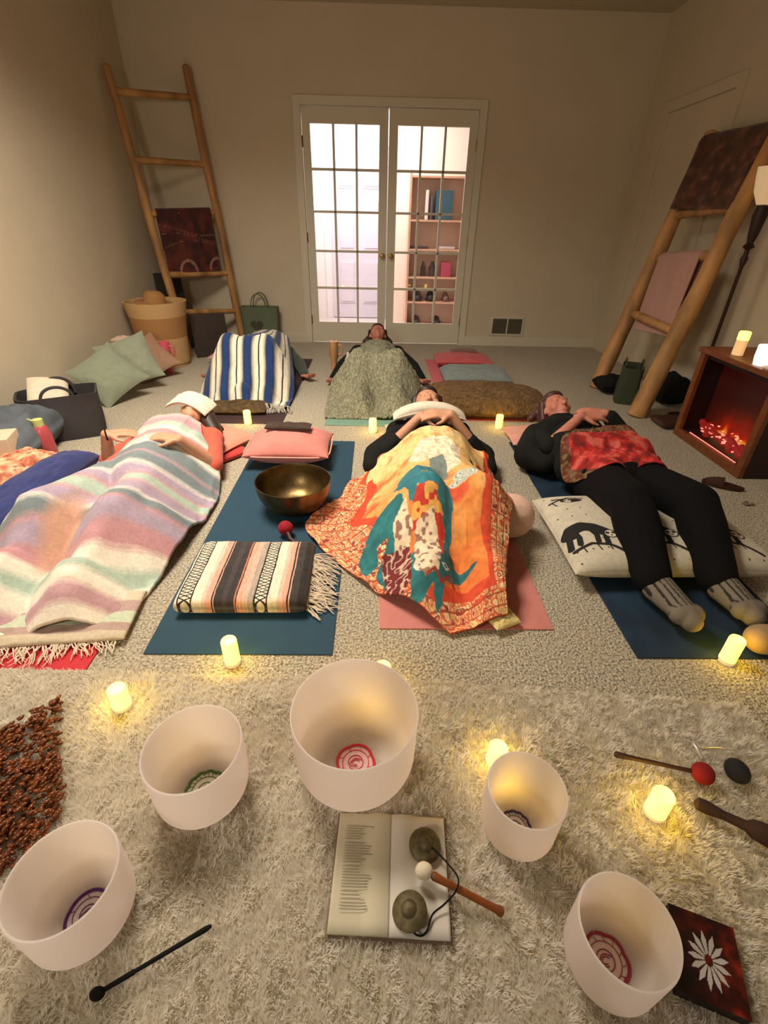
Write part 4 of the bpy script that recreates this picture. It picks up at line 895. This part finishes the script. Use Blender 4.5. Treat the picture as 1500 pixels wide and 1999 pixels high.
k_ = thing('suede_striker', G(1430, 1605, .05), 'thick dark brown suede striker reaching past the right edge', 'mallet')
q0, q1 = G(1362, 1568, .058), G(1540, 1650, .065)
MB().tube([q0.lerp(q1, f_) for f_ in (-.04, 0, .12, .3, .55, .62, .8, 1, 1.03)], [.004, .014, .015, .010, .0115, .020, .024, .024, .006], 18).build('wrapped_handle', mat('brown_suede', rgb(58, 34, 22), .85, bump=(60, .3)), k_)
# dark box with white lotus
bx = thing('lotus_book', G(1378, 1868, .03), 'dark red and black glossy book with a white lotus on its cover', 'book')
qs = [G(1303, 1762, .055), G(1432, 1812, .055), G(1432, 1985, .055), G(1305, 1900, .055)]
e1 = (qs[1]-qs[0]); e2 = (qs[2]-qs[1]); e1n = e1.normalized(); e2n = (e2-e2.dot(e1n)*e1n).normalized(); Wd, Hd = e1.length, .135
cn = qs[0]+e1n*Wd/2+e2n*Hd/2; BM = Matrix((( e1n.x, -e2n.x, 0, cn.x), (e1n.y, -e2n.y, 0, cn.y), (0, 0, 1, 0), (0, 0, 0, 1)))
def cbk(P_):
    pass
n = 120; U, V = np.meshgrid(np.linspace(-1, 1, n), np.linspace(-1, 1, n), indexing='ij')
xx = U*Wd/2; yy_ = V*Hd/2; f2 = fbm(U*3+4, V*3); C = lerpc(np.clip(f2*1.3-.2+.25*U, 0, 1), [(0, (16, 8, 10)), (.45, (58, 14, 12)), (.8, (118, 28, 18)), (1, (140, 40, 20))])
Xp, Yp = U-.05, V*1.0+.05; r_ = np.hypot(Xp, Yp*.9); a = np.arctan2(Yp, Xp)
pet = (r_ > .12) & (r_ < .62-.22*np.abs(np.sin(a*6.5+1.57))**.9) & (np.abs(np.sin(a*6.5)) > .42); C = np.where(pet[..., None], np.array((190, 184, 180.)), C)
Pt = np.stack([BM[0][0]*xx+BM[0][1]*yy_+cn.x, BM[1][0]*xx+BM[1][1]*yy_+cn.y, np.full(xx.shape, .056)], -1); Pb = Pt.copy(); Pb[..., 2] = .0552
gridmesh('cover', Pt, npl(C), mat('glossy_cover', vcol=True, rough=.35), bx, 0, Pb)
MB().box((-Wd/2, -Hd/2, .030), (Wd/2, Hd/2, .0552), BM, bev=.003).build('pages', mat('dark_pages', rgb(36, 16, 14), .7), bx, False)

# ------------------------------------------------------------------ seed-shell rattle at the left
b = MB(); rd = random.Random(11); m_seed = mat('seed_shell', rgb(112, 56, 22), .25, nz=(30, .5))
outl = [tuple(G(x, y, .05))[:2] for x, y in ((118, 1365), (60, 1395), (-60, 1440), (-120, 1600), (-60, 1720), (0, 1705), (90, 1650), (125, 1560), (115, 1450))]
ox = [p[0] for p in outl]; oy = [p[1] for p in outl]; cnt = 0
while cnt < 1000:
    x = rd.uniform(min(ox), max(ox)); y = rd.uniform(min(oy), max(oy))
    if not inpoly(np.array([x]), np.array([y]), outl)[0]: continue
    z = rd.uniform(.036, .066); a = rd.gauss(.9, .5); tl = rd.uniform(-.5, .5)
    R3 = (Matrix.Rotation(a, 3, 'Z')@Matrix.Rotation(tl, 3, 'Y')); b.ell((x, y, z), (.0095, .0050, .0042), R3, seg=8, rings=6); cnt += 1
o = b.build('seed_shell_rattle', m_seed); tag(o, 'bundle of glossy brown seed shells strung together on the rug at left', 'rattle', kind='stuff')

# ------------------------------------------------------------------ ladders
def pole(b, p0, p1, r0, r1, n=26, wob=.012, seed=0):
    p0 = Vector(p0); p1 = Vector(p1); P_ = []; rr = []
    for k in range(n):
        t = k/(n-1); q = p0.lerp(p1, t); q += Vector((mnoise.noise((t*3+seed, 0, 1)), mnoise.noise((t*3, 5+seed, 2)), 0))*wob*math.sin(PI*t)
        P_.append(q); rr.append((r0+(r1-r0)*t)*(1+.10*mnoise.noise((t*9, seed, 7))))
    P_ = [P_[0]-(P_[1]-P_[0]).normalized()*.008]+P_+[P_[-1]+(P_[-1]-P_[-2]).normalized()*.012]; rr = [rr[0]*.8]+rr+[rr[-1]*.55]
    return b.tube(P_, rr, 14)
def ladder(label, L0, L1, R0_, R1_, r, rungs, rr, rt=None):
    rt = rt or r*.82
    t = thing('wooden_ladder', ((Vector(L0)+Vector(R0_))/2), label, 'ladder')
    L0, L1, R0_, R1_ = map(Vector, (L0, L1, R0_, R1_))
    pole(MB(), L0, L1, r, rt, seed=1.3).build('side_pole', m_wood, t); pole(MB(), R0_, R1_, r, rt, seed=4.1).build('side_pole', m_wood, t)
    pts = []
    for i, (fa, fb) in enumerate(rungs):
        a = L0.lerp(L1, fa); c = R0_.lerp(R1_, fb); pts.append((a, c)); pole(MB(), a, c, rr, rr*.9, 14, .02, seed=i*2.2).build('rung', m_wood, t)
    return t, pts
lt, lp = ladder('tall peeled-log ladder leaning in the back left corner by the basket', (-1.90, 5.00, .0), (-2.235, 5.25, 2.25), (-1.49, 5.60, .0), (-1.71, 5.66, 2.345), .040, [(.181, .147), (.326, .305), (.544, .535), (.723, .70), (.929, .91)], .028)
rt_, rp = ladder('shorter thick log ladder leaning on the right wall behind the fireplace', (1.93, 4.13, 0), (2.42, 4.36, 1.80), (1.95, 3.41, 0), (2.44, 3.66, 1.80), .066, [(.336, .322), (.554, .585), (.718, .742), (.965, .955)], .032, .050)
def hang(name, a, c, drop, dirn, colf, M, label, t=.012, inset=.06, back=.6, off=.045, seed=0):
    """cloth folded over a rung a-c"""
    a = Vector(a); c = Vector(c); ax_ = (c-a); A = a+ax_*inset; Cc = c-ax_*inset; dn_ = Vector(dirn).normalized(); out = Vector((dirn[3], dirn[4], 0)).normalized() if len(dirn) > 3 else V3(0, -1, 0)
    n = 70; mU = 60; dn3 = Vector(dirn[:3]).normalized(); P_ = np.zeros((mU, n, 3))
    for j in range(n):
        s = j/(n-1)
        for i in range(mU):
            u = i/(mU-1); p = A.lerp(Cc, u)
            if s < .72: q = p+out*off+dn3*(drop*(1-s/.72))
            elif s < .80: th = (s-.72)/.08*PI; q = p+out*off*math.cos(th)+V3(0, 0, 1)*off*math.sin(th)
            else: q = p-out*off+dn3*(drop*back*(s-.8)/.2)
            wv = (mnoise.noise((u*4+seed, s*2, seed))*.012); q = q+out*wv; P_[i, j] = q[:]
    U, V = np.meshgrid(np.linspace(0, 1, mU), np.linspace(0, 1, n), indexing='ij'); B = P_.copy()
    for k in range(3): B[..., k] -= out[k]*t*np.where(V < .76, 1, -1)
    B[..., 2] -= np.where(np.abs(V-.76) < .045, t, 0)
    o = gridmesh(name, P_, npl(colf(U, V)), M, None, 0, B); return tag(o, label, 'blanket', 'blankets hanging on the ladders')
def cmar(U, V):
    n_ = fbm(U*9, V*9); C = lerpc(n_, [(.3, (52, 20, 16)), (.6, (92, 34, 26))])
    for k in range(3):
        C = blendc(C, (np.abs(V*1.3-.42-.13*k-.10*np.sin(U*3.2+k)) < .006)*.6, (150, 104, 92))
    C = blendc(C, (np.abs(np.hypot((U-.38)*1.0, (V-.02)*1.1)-.15) < .02)*.9, (160, 112, 100)); C = blendc(C, (np.abs(np.hypot((U-.95)*1.0, (V-.02)*1.1)-.15) < .02)*.9, (160, 112, 100))
    return C
ldn = (Vector((-1.90, 5.0, 0))-Vector((-2.235, 5.25, 2.25))).normalized()
A_, C_ = lp[2]; 
hang('draped_blanket', A_, C_, .50, (.06, -.08, -1, .45, -.9), cmar, m_vc, 'maroon patterned blanket hanging over a rung of the corner ladder', inset=.10, off=.045, seed=2)
def cbr(U, V): n_ = fbm(U*12, V*12); return lerpc(n_, [(.3, (66, 34, 20)), (.55, (98, 54, 32)), (.75, (130, 84, 58))])
A_, C_ = rp[3]; hang('draped_blanket', A_, C_, .42, (-.27, -.12, -1, -1, 0), cbr, m_vc, 'rust brown blanket hanging from the top rung of the right ladder', inset=-.01, off=.06, seed=6)
A_, C_ = rp[1]; hang('draped_blanket', A_, C_, .52, (-.13, -.10, -1, -1, 0), lambda U, V: np.ones(U.shape+(3,))*np.array((188, 144, 134.)), m_vc, 'dusty pink towel hanging from a lower rung of the right ladder', inset=.16, off=.042, seed=9)

# ------------------------------------------------------------------ back left corner things
bs = thing('woven_basket', (-2.0, 4.68, 0), 'large tapered straw basket with two-tone bands in the back left corner', 'basket')
m_straw = mat('straw_light', rgb(206, 168, 118), .8, bump=(90, .5), stretch=(.3, .3, 3)); m_straw2 = mat('straw_dark', rgb(172, 126, 78), .8, bump=(90, .5), stretch=(.3, .3, 3))
MB().lathe([(.0, .0), (.20, .0), (.225, .26)], (-2.0, 4.68, .001), 40).build('lower_band', m_straw, bs)
MB().lathe([(.225, .26), (.245, .44)], (-2.0, 4.68, .001), 40).build('middle_band', m_straw2, bs, label='darker tan woven band')
MB().lathe([(.245, .44), (.262, .53), (.268, .56), (.25, .56), (.24, .50), (.21, .03), (0, .03)], (-2.0, 4.68, .001), 40).build('rim', m_straw, bs)
ht = thing('straw_hat', (-2.02, 4.72, .5), 'brown straw hat lying in the top of the woven basket', 'hat')
MB().lathe([(.17, .0), (.16, .012), (.10, .012), (.09, .07), (.06, .10), (0, .105)], (-2.03, 4.74, .53), 32, Matrix.Rotation(.12, 3, 'Y')).build('brim_and_crown', m_straw2, ht)
o = MB().box((-.13, -.02, 0), (.13, .02, .30), Matrix.Translation((-2.13, 5.42, .42))@Matrix.Rotation(.08, 4, 'X'), bev=.004).build('dark_canvas', mat('dark_panel', rgb(48, 40, 28), .8))
tag(o, 'dark upright box behind the basket against the left wall', 'box')
o = MB().box((-.15, -.14, 0), (.15, .14, .42), Matrix.Translation((-2.13, 5.42, 0)), bev=.01).build('side_stand', mat('stand_dark', rgb(70, 60, 42), .8)); tag(o, 'dark low stand under the upright box in the corner', 'stand')
o = MB().box((-.17, -.015, 0), (.17, .015, .40), Matrix.Translation((-1.655, 5.02, .002))@Matrix.Rotation(.50, 4, 'Z')@Matrix.Rotation(-.18, 4, 'X'), bev=.004).build('dark_board', mat('brown_board', rgb(52, 38, 30), .7, nz=(10, .2)))
tag(o, 'dark brown square board standing between basket and green tote', 'board')
def tote(name, c, w_, d_, h_, M, label, rot=0, handle=None, taper=.9):
    t = thing(name, c, label, 'bag'); Mx = Matrix.Translation(c)@Matrix.Rotation(rot, 4, 'Z'); n = 48; rings = []
    V_ = []; F_ = []; zs = [0, .01, h_*.3, h_*.6, h_*.9, h_]
    def ring(z, k, th=0):
        out = []
        for i in range(n):
            a = 2*PI*i/n; f_ = 1+.02*math.sin(a*5+z*20); ex = .35
            x = math.copysign(abs(math.cos(a))**ex, math.cos(a))*(w_/2*k-th)*f_; y = math.copysign(abs(math.sin(a))**ex, math.sin(a))*(d_/2*(1 if z < h_*.5 else taper)-th)*f_; out.append(Mx@V3(x, y, z))
        return out
    for z in zs: rings.append(ring(z, .94+.06*z/h_))
    for z in (h_, h_*.5, .02): rings.append(ring(z, .97, .006))
    b = MB(); vv = [p for r in rings for p in r]; ff = []
    for i in range(len(rings)-1):
        for k in range(n): ff.append((i*n+k, i*n+(k+1) % n, (i+1)*n+(k+1) % n, (i+1)*n+k))
    ff.append(tuple(range(n))[::-1]); ff.append(tuple((len(rings)-1)*n+k for k in range(n))); b.add(vv, ff); b.build('bag_body', M, t)
    for s in (-1, 1):
        hw = w_*.2; hh = (handle or .16); pts = [Mx@V3(hw*math.cos(a)*(1.0), s*d_*.42*taper, h_-.05+(.05+hh)*max(0, math.sin(a))**.7) for a in np.linspace(0, PI, 20)]
        MB().tube(pts, .009, 8, flat=.5).build('handle', M, t)
    return t, Mx
m_tg = mat('sage_canvas', rgb(96, 108, 84), .85, bump=(80, .2))
t, Mx = tote('tote_bag', (-1.27, 5.58, .0), .40, .16, .40, m_tg, 'sage green tote bag with a dark heart by the back wall', handle=.13)
hp_ = [(16*math.sin(a)**3/17*.07, (13*math.cos(a)-5*math.cos(2*a)-2*math.cos(3*a)-math.cos(4*a))/17*.065) for a in np.linspace(0, 2*PI, 40)]
b = MB(); v = [Mx@V3(x-.03, -.087, y+.22) for x, y in hp_]+[Mx@V3(x-.03, -.0845, y+.22) for x, y in hp_]; N_ = len(hp_)
b.add(v, [tuple(range(N_)), tuple(range(N_, 2*N_))[::-1]]+[(i, (i+1) % N_, N_+(i+1) % N_, N_+i) for i in range(N_)]); b.build('printed_heart', mat('heart_print', rgb(66, 66, 50), .8), t, False, label='dark heart print')
def lean_pillow(c, s, t_, M, rot, label, name='pillow', seed=0):
    o = soft(name, c, s, s, t_, M, rot=(Matrix.Rotation(rot[2], 3, 'Z')@Matrix.Rotation(rot[0], 3, 'X')@Matrix.Rotation(rot[1], 3, 'Z')).to_euler(), n=2.4, mexp=1.5, pinch=.09, bumpy=.03, seed=seed); return tag(o, label, 'pillow')
m_sage = cloth_mat('sage_pillow_cloth', 138, 146, 126, .05)
lean_pillow((-2.0, 3.60, .19), .40, .15, m_sage, (.80, .62, .45), 'sage green pillow in front, leaning at the left wall', seed=2)
lean_pillow((-1.97, 3.90, .215), .40, .14, cloth_mat('sage_pillow_two', 146, 152, 132, .05), (.95, .30, .35), 'sage green pillow behind the other green pillow', seed=5)
lean_pillow((-1.98, 4.22, .16), .40, .13, cloth_mat('tan_pillow', 168, 132, 108, .05), (.7, .6, .3), 'dusty tan pillow behind the green pillows by the pink tumbler', seed=8)
o = soft('cloth_bundle', (-2.14, 4.22, .31), .16, .12, .06, cloth_mat('blush_cloth', 206, 178, 158), n=3, bumpy=.03); tag(o, 'small pale cloth tucked on top behind the green pillows', 'cloth')
def tumbler(c, M, label, h=.26, r=.042, lid=None):
    t = thing('tumbler', c, label, 'tumbler'); MB().lathe([(0, 0), (r*.68, 0), (r*.72, h*.42), (r, h*.5), (r, h), (0, h)], c, 32).build('cup', M, t)
    c = Vector(c); MB().tube([c+V3(r*.9, 0, h*.92), c+V3(r+.03, 0, h*.9), c+V3(r+.036, 0, h*.75), c+V3(r+.03, 0, h*.60), c+V3(r*.9, 0, h*.56)], .008, 8).build('handle', M, t)
    MB().lathe([(0, h), (r*1.02, h), (r*1.02, h+.012), (0, h+.014)], c, 32).build('lid', lid or M, t); MB().tube([c+V3(0, 0, h), c+V3(.005, 0, h+.035)], .004, 8).build('straw', lid or M, t)
tumbler((-1.86, 4.36, .0), mat('hot_pink', rgb(226, 96, 122), .4), 'pink insulated tumbler with handle next to the woven basket')
tumbler((-.395, 4.56, .0), mat('peach_gold', rgb(216, 164, 118), .35, metal=.3), 'peach tumbler with handle on the carpet near the french doors', h=.25)
o = MB().lathe([(0, 0), (.03, 0), (.03, .14), (.014, .17), (.014, .20), (0, .20)], (-.255, 4.40, 0), 24).build('water_bottle', mat('clear_bottle', rgb(222, 216, 212), .3)); tag(o, 'pale slim bottle beside the arm in black sleeves', 'bottle')
# dark bags at the left
m_bag = mat('charcoal_bag', rgb(58, 54, 56), .85, nz=(6, .25), bump=(50, .2))
t, Mx = tote('tote_bag', (-1.97, 2.93, .0), .44, .30, .27, m_bag, 'charcoal tote bag holding a white case by the left wall', rot=.5, handle=.055)
o = soft('white_case', (-2.04, 2.95, .25), .22, .26, .10, cloth_mat('white_case', 216, 204, 184), rot=(.5, .15, .5), n=3); tag(o, 'white padded case sticking out of the charcoal tote bag', 'case')
o = soft('duffel_bag', (-2.08, 2.56, .13), .42, .62, .26, mat('blue_grey_bag', rgb(84, 92, 100), .8, nz=(7, .3), bump=(30, .3)), rot=(0, 0, .15), n=3.2, mexp=2, bumpy=.07, seed=7)
tag(o, 'blue-grey soft duffel bag at the left edge beside the charcoal tote', 'bag')
o = MB().box((-.07, -.08, 0), (.07, .08, .10), Matrix.Translation((-1.93, 2.30, .14))@Matrix.Rotation(.3, 4, 'Z'), bev=.004).build('white_box', mat('white_card', rgb(214, 200, 176), .7)); tag(o, 'small white box at the left edge above the floral blanket', 'box')
wb = thing('water_bottle', (-1.87, 2.54, 0), 'rose pink water bottle with a lime green loop lid', 'bottle')
MB().lathe([(0, 0), (.044, 0), (.046, .01), (.046, .15), (.034, .19), (.026, .20), (0, .20)], (-1.87, 2.54, .0), 32).build('bottle_body', mat('rose_plastic', rgb(186, 84, 90), .3), wb)
m_lime = mat('lime_plastic', rgb(206, 214, 132), .4); MB().lathe([(0, .20), (.026, .20), (.026, .235), (0, .238)], (-1.87, 2.54, 0), 24).build('lid', m_lime, wb)
MB().tube([V3(-1.87-.028-.024*(1-math.cos(a)), 2.54, .212+.022*math.sin(a)) for a in np.linspace(-PI*.9, PI*.9, 20)], .0045, 8).build('carry_loop', m_lime, wb)
o = soft('bolster', (-1.59, 1.95, .095), .20, .86, .18, cloth_mat('navy_blanket', 44, 54, 112, .1, 40), rot=(0, 0, -.03), n=3, mexp=2, bumpy=.04, seed=3, res=(60, 90))
tag(o, 'navy blue rolled blanket between the pastel blanket and the floral cloth', 'blanket')
def cfl(U, V): 
    n_ = fbm(U*16, V*16); C = lerpc(n_, [(.3, (196, 110, 80)), (.5, (226, 168, 130)), (.7, (238, 206, 168))]); C = np.where((vnoise(U*30, V*30) > .78)[..., None], np.array((170, 70, 66.)), C); return C
o = soft('floral_blanket', (-1.83, 2.12, .085), .26, .56, .17, m_vc, rot=(0, 0, -.15), n=3.5, bumpy=.07, seed=9, colf=cfl, res=(100, 150)); tag(o, 'crumpled peach floral blanket at the left edge', 'blanket')

# ------------------------------------------------------------------ right side: fireplace, lamp, bags
fx0, fx1, fy0, fy1, fh = 2.045, 2.46, 2.385, 3.075, .575
fp = thing('electric_fireplace', ((fx0+fx1)/2, (fy0+fy1)/2, 0), 'small wooden electric fireplace with glowing red embers by the right wall', 'fireplace')
m_fw = mat('cherry_wood', rgb(122, 66, 32), .45, nz=(10, .25), stretch=(1, 4, 4)); m_fd = mat('dark_side', rgb(44, 18, 14), .6)
MB().box((fx0-.012, fy0-.012, fh-.03), (fx1, fy1+.012, fh), bev=.004).build('top_board', m_fw, fp, False)
for y0, y1 in ((fy0, fy0+.045), (fy1-.045, fy1)): MB().box((fx0, y0, 0), (fx0+.03, y1, fh-.03), bev=.003).build('front_post', m_fw, fp, False)
MB().box((fx0, fy0+.045, 0), (fx0+.03, fy1-.045, .05), bev=.003).build('bottom_rail', m_fw, fp, False)
b = MB().box((fx0+.03, fy0, 0), (fx1, fy0+.02, fh-.03)).box((fx0+.03, fy1-.02, 0), (fx1, fy1, fh-.03)).box((fx1-.02, fy0+.02, 0), (fx1, fy1-.02, fh-.03)).box((fx0+.03, fy0+.02, 0), (fx1-.02, fy1-.02, .045)).box((fx0+.03, fy0+.02, fh-.06), (fx1-.02, fy1-.02, fh-.03))
b.build('cabinet', m_fd, fp, False)
# glowing back screen with flames
ny, nz2 = 140, 100; U, V = np.meshgrid(np.linspace(0, 1, ny), np.linspace(0, 1, nz2), indexing='ij')
fl_h = .20+.22*fbm(U*7, U*0+2)+.16*fbm(U*19, U*0); g_ = np.clip(1-V/(fl_h+.25), 0, 1)**1.6*(.35+.9*fbm(U*9, V*5))*np.sin(PI*np.clip(U, .03, .97))
g_ = g_*1.5; C = np.stack([.035+1.0*g_**1.6+1.6*np.clip(g_-.5, 0, 1), .001+.02*g_+2.2*np.clip(g_-.62, 0, 1), .001+1.2*np.clip(g_-.72, 0, 1)], -1)
Ps = np.stack([np.full(U.shape, fx0+.16), fy0+.03+(fy1-fy0-.06)*U, .05+(fh-.12)*V], -1); Pb = Ps.copy(); Pb[..., 0] += .01
M_ = bpy.data.materials.new('flame_screen'); M_.use_nodes = True; n_ = M_.node_tree.nodes; bb = n_['Principled BSDF']; at = n_.new('ShaderNodeAttribute'); at.attribute_name = 'Col'
bb.inputs['Base Color'].default_value = (.01, .004, .003, 1); M_.node_tree.links.new(at.outputs['Color'], bb.inputs['Emission Color']); bb.inputs['Emission Strength'].default_value = .55
gridmesh('flame_screen', Ps, C, M_, fp, 0, Pb)
m_ember = mat('ember', rgb(50, 8, 8), .6, emit=((.9, .03, .02), .22)); m_hot = mat('hot_ember', rgb(255, 120, 90), .6, emit=((1, .22, .16), 1.6))
rd = random.Random(3)
for k in range(6):
    y = fy0+.12+k*.085; b = MB(); pole(b, (fx0+.06+rd.uniform(0, .03), y-.07, .075+rd.uniform(0, .03)), (fx0+.11+rd.uniform(-.02, .02), y+.07, .085+rd.uniform(0, .05)), .022, .018, 8, .01, k); b.build('ember_log', m_ember, fp)
b = MB()
for k in range(46): 
    y = rd.uniform(fy0+.16, fy1-.16); x = rd.uniform(fx0+.045, fx0+.13); b.box((-.007, -.004, -.002), (.007, .004, .002), Matrix.Translation((x, y, .075+(x-fx0-.04)*.5+rd.uniform(0, .03)))@Matrix.Rotation(rd.uniform(0, 3), 4, 'Z')@Matrix.Rotation(rd.uniform(-.8, .8), 4, 'X'))
b.build('glowing_coals', m_hot, fp, label='bright glowing coal specks')
b = MB().box((fx0+.032, fy0+.10, .052), (fx0+.036, fy1-.12, .056)); b.build('light_strip', m_hot, fp, False, label='thin glowing strip along the grate')
# candles on the fireplace
pc = thing('pillar_candle', (2.12, 2.86, fh), 'tall lit pillar candle on top of the wooden fireplace', 'candle')
MB().lathe([(0, 0), (.030, 0), (.030, .085)], (2.12, 2.86, fh+.001), 28).build('wax', mat('wax_ivory', rgb(240, 214, 170), .5, emit=((1, .55, .2), .45)), pc)
MB().lathe([(.030, .085), (.030, .125), (.026, .13), (.02, .122), (0, .12)], (2.12, 2.86, fh+.001), 28).build('glowing_top', m_pl, pc)
gc = thing('votive_holder', (2.11, 2.62, fh), 'white glass votive holder glowing on the fireplace, right of the pillar candle', 'candle holder')
MB().lathe([(0, 0), (.05, 0), (.056, .04), (.056, .10), (.052, .10), (.05, .012), (0, .010)], (2.11, 2.62, fh+.001), 32).build('glass_cup', mat('milk_glass', rgb(250, 240, 228), .3, emit=((1, .78, .62), 1.5)), gc)
MB().lathe([(0, .012), (.03, .012), (.03, .07), (0, .075)], (2.11, 2.62, fh+.001), 24).build('candle', m_pl, gc)
o = MB().lathe([(0, 0), (.05, 0), (.06, .012), (.05, .016), (0, .012)], (2.085, 2.50, fh+.001), 28).build('small_dish', mat('pale_dish', rgb(216, 180, 150), .4)); tag(o, 'small pale dish on the near corner of the fireplace top', 'dish')
# floor lamp
lm = thing('floor_lamp', (2.30, 3.36, 0), 'dark turned floor lamp with a cream glass bowl shade by the right wall', 'lamp')
LP = (2.30, 3.36, 0); m_lp = mat('dark_bronze', rgb(44, 26, 20), .5, metal=.3)
MB().lathe([(0, 0), (.13, 0), (.13, .012), (.06, .03), (.02, .05), (0, .05)], LP, 32).build('base', m_lp, lm)
MB().lathe([(.011, .04), (.011, 1.0), (.016, 1.02), (.022, 1.05), (.014, 1.07), (.014, 1.10), (.034, 1.115), (.018, 1.135), (.030, 1.19), (.040, 1.28), (.030, 1.33), (.012, 1.335)], LP, 24).build('pole', m_lp, lm)
MB().lathe([(0, 1.335), (.04, 1.335), (.075, 1.40), (.09, 1.48), (.095, 1.52), (.091, 1.52), (.085, 1.47), (.07, 1.41), (0, 1.345)], LP, 36).build('lamp_shade', mat('cream_glass', rgb(236, 206, 160), .4, emit=((1, .72, .42), .25)), lm)
t, Mx = tote('tote_bag', (2.02, 3.78, 0), .26, .16, .28, mat('forest_canvas', rgb(58, 66, 46), .85, bump=(60, .2)), 'dark green bag standing under the right ladder', rot=1.2, handle=.05)
o = soft('dark_bundle', (2.0, 4.0, .07), .26, .24, .13, m_black, n=3, bumpy=.05); tag(o, 'black clothing heap behind the green bag under the ladder', 'clothes')
o = soft('dark_bundle', (2.33, 3.72, .12), .24, .30, .22, m_black, n=3, bumpy=.06, seed=4); tag(o, 'black clothing heap right of the green bag by the wall', 'clothes')
o = soft('dark_cushion', (2.10, 3.22, .03), .22, .2, .06, m_darkwood, n=3, bumpy=.02); tag(o, 'dark brown flat cushion beside the far end of the fireplace', 'cushion')
# slippers
def slipper(c, rot, label):
    Mx = Matrix.Translation(c)@Matrix.Rotation(rot, 4, 'Z'); t = thing('slipper', c, label, 'slipper')
    b = MB(); n = 24; pts = []
    for k in range(n): a = 2*PI*k/n; pts.append((.038*math.cos(a)*(1+.12*math.sin(a)), .10*math.sin(a)))
    v = [Mx@V3(x, y, 0.001) for x, y in pts]+[Mx@V3(x, y, .018) for x, y in pts]
    b.add(v, [tuple(range(n))[::-1], tuple(range(n, 2*n))]+[(i, (i+1) % n, n+(i+1) % n, n+i) for i in range(n)]); b.build('sole', m_darkwood, t)
    b = MB(); vv = []; ff = []
    for i in range(9):
        y = .0+.085*i/8; w_ = .040*math.sqrt(max(.02, 1-(y/.1)**2)); hh = .035*(1-(i/8)**2*.6)
        for k in range(9): a = PI*k/8; vv.append(Mx@V3(w_*math.cos(a), y, .016+hh*math.sin(a)))
    for i in range(8):
        for k in range(8): ff.append((i*9+k, i*9+k+1, (i+1)*9+k+1, (i+1)*9+k))
    b.add(vv, ff); b.build('upper', mat('brown_felt', rgb(66, 34, 26), .9), t)
sp = G(1410, 950, 0); slipper((sp.x, sp.y, 0), 1.0, 'brown slipper on the carpet in front of the fireplace')
sp = G(1462, 985, 0); b = MB()
for k in range(5): b.ell((sp.x+rd.uniform(-.03, .03), sp.y+rd.uniform(-.03, .03), .008), (.012, .008, .007), seg=8, rings=6)
o = b.build('crumpled_wrapper', mat('silver_wrap', rgb(150, 140, 126), .3, metal=.5)); tag(o, 'tiny crumpled silver wrapper on the carpet below the fireplace', 'wrapper')
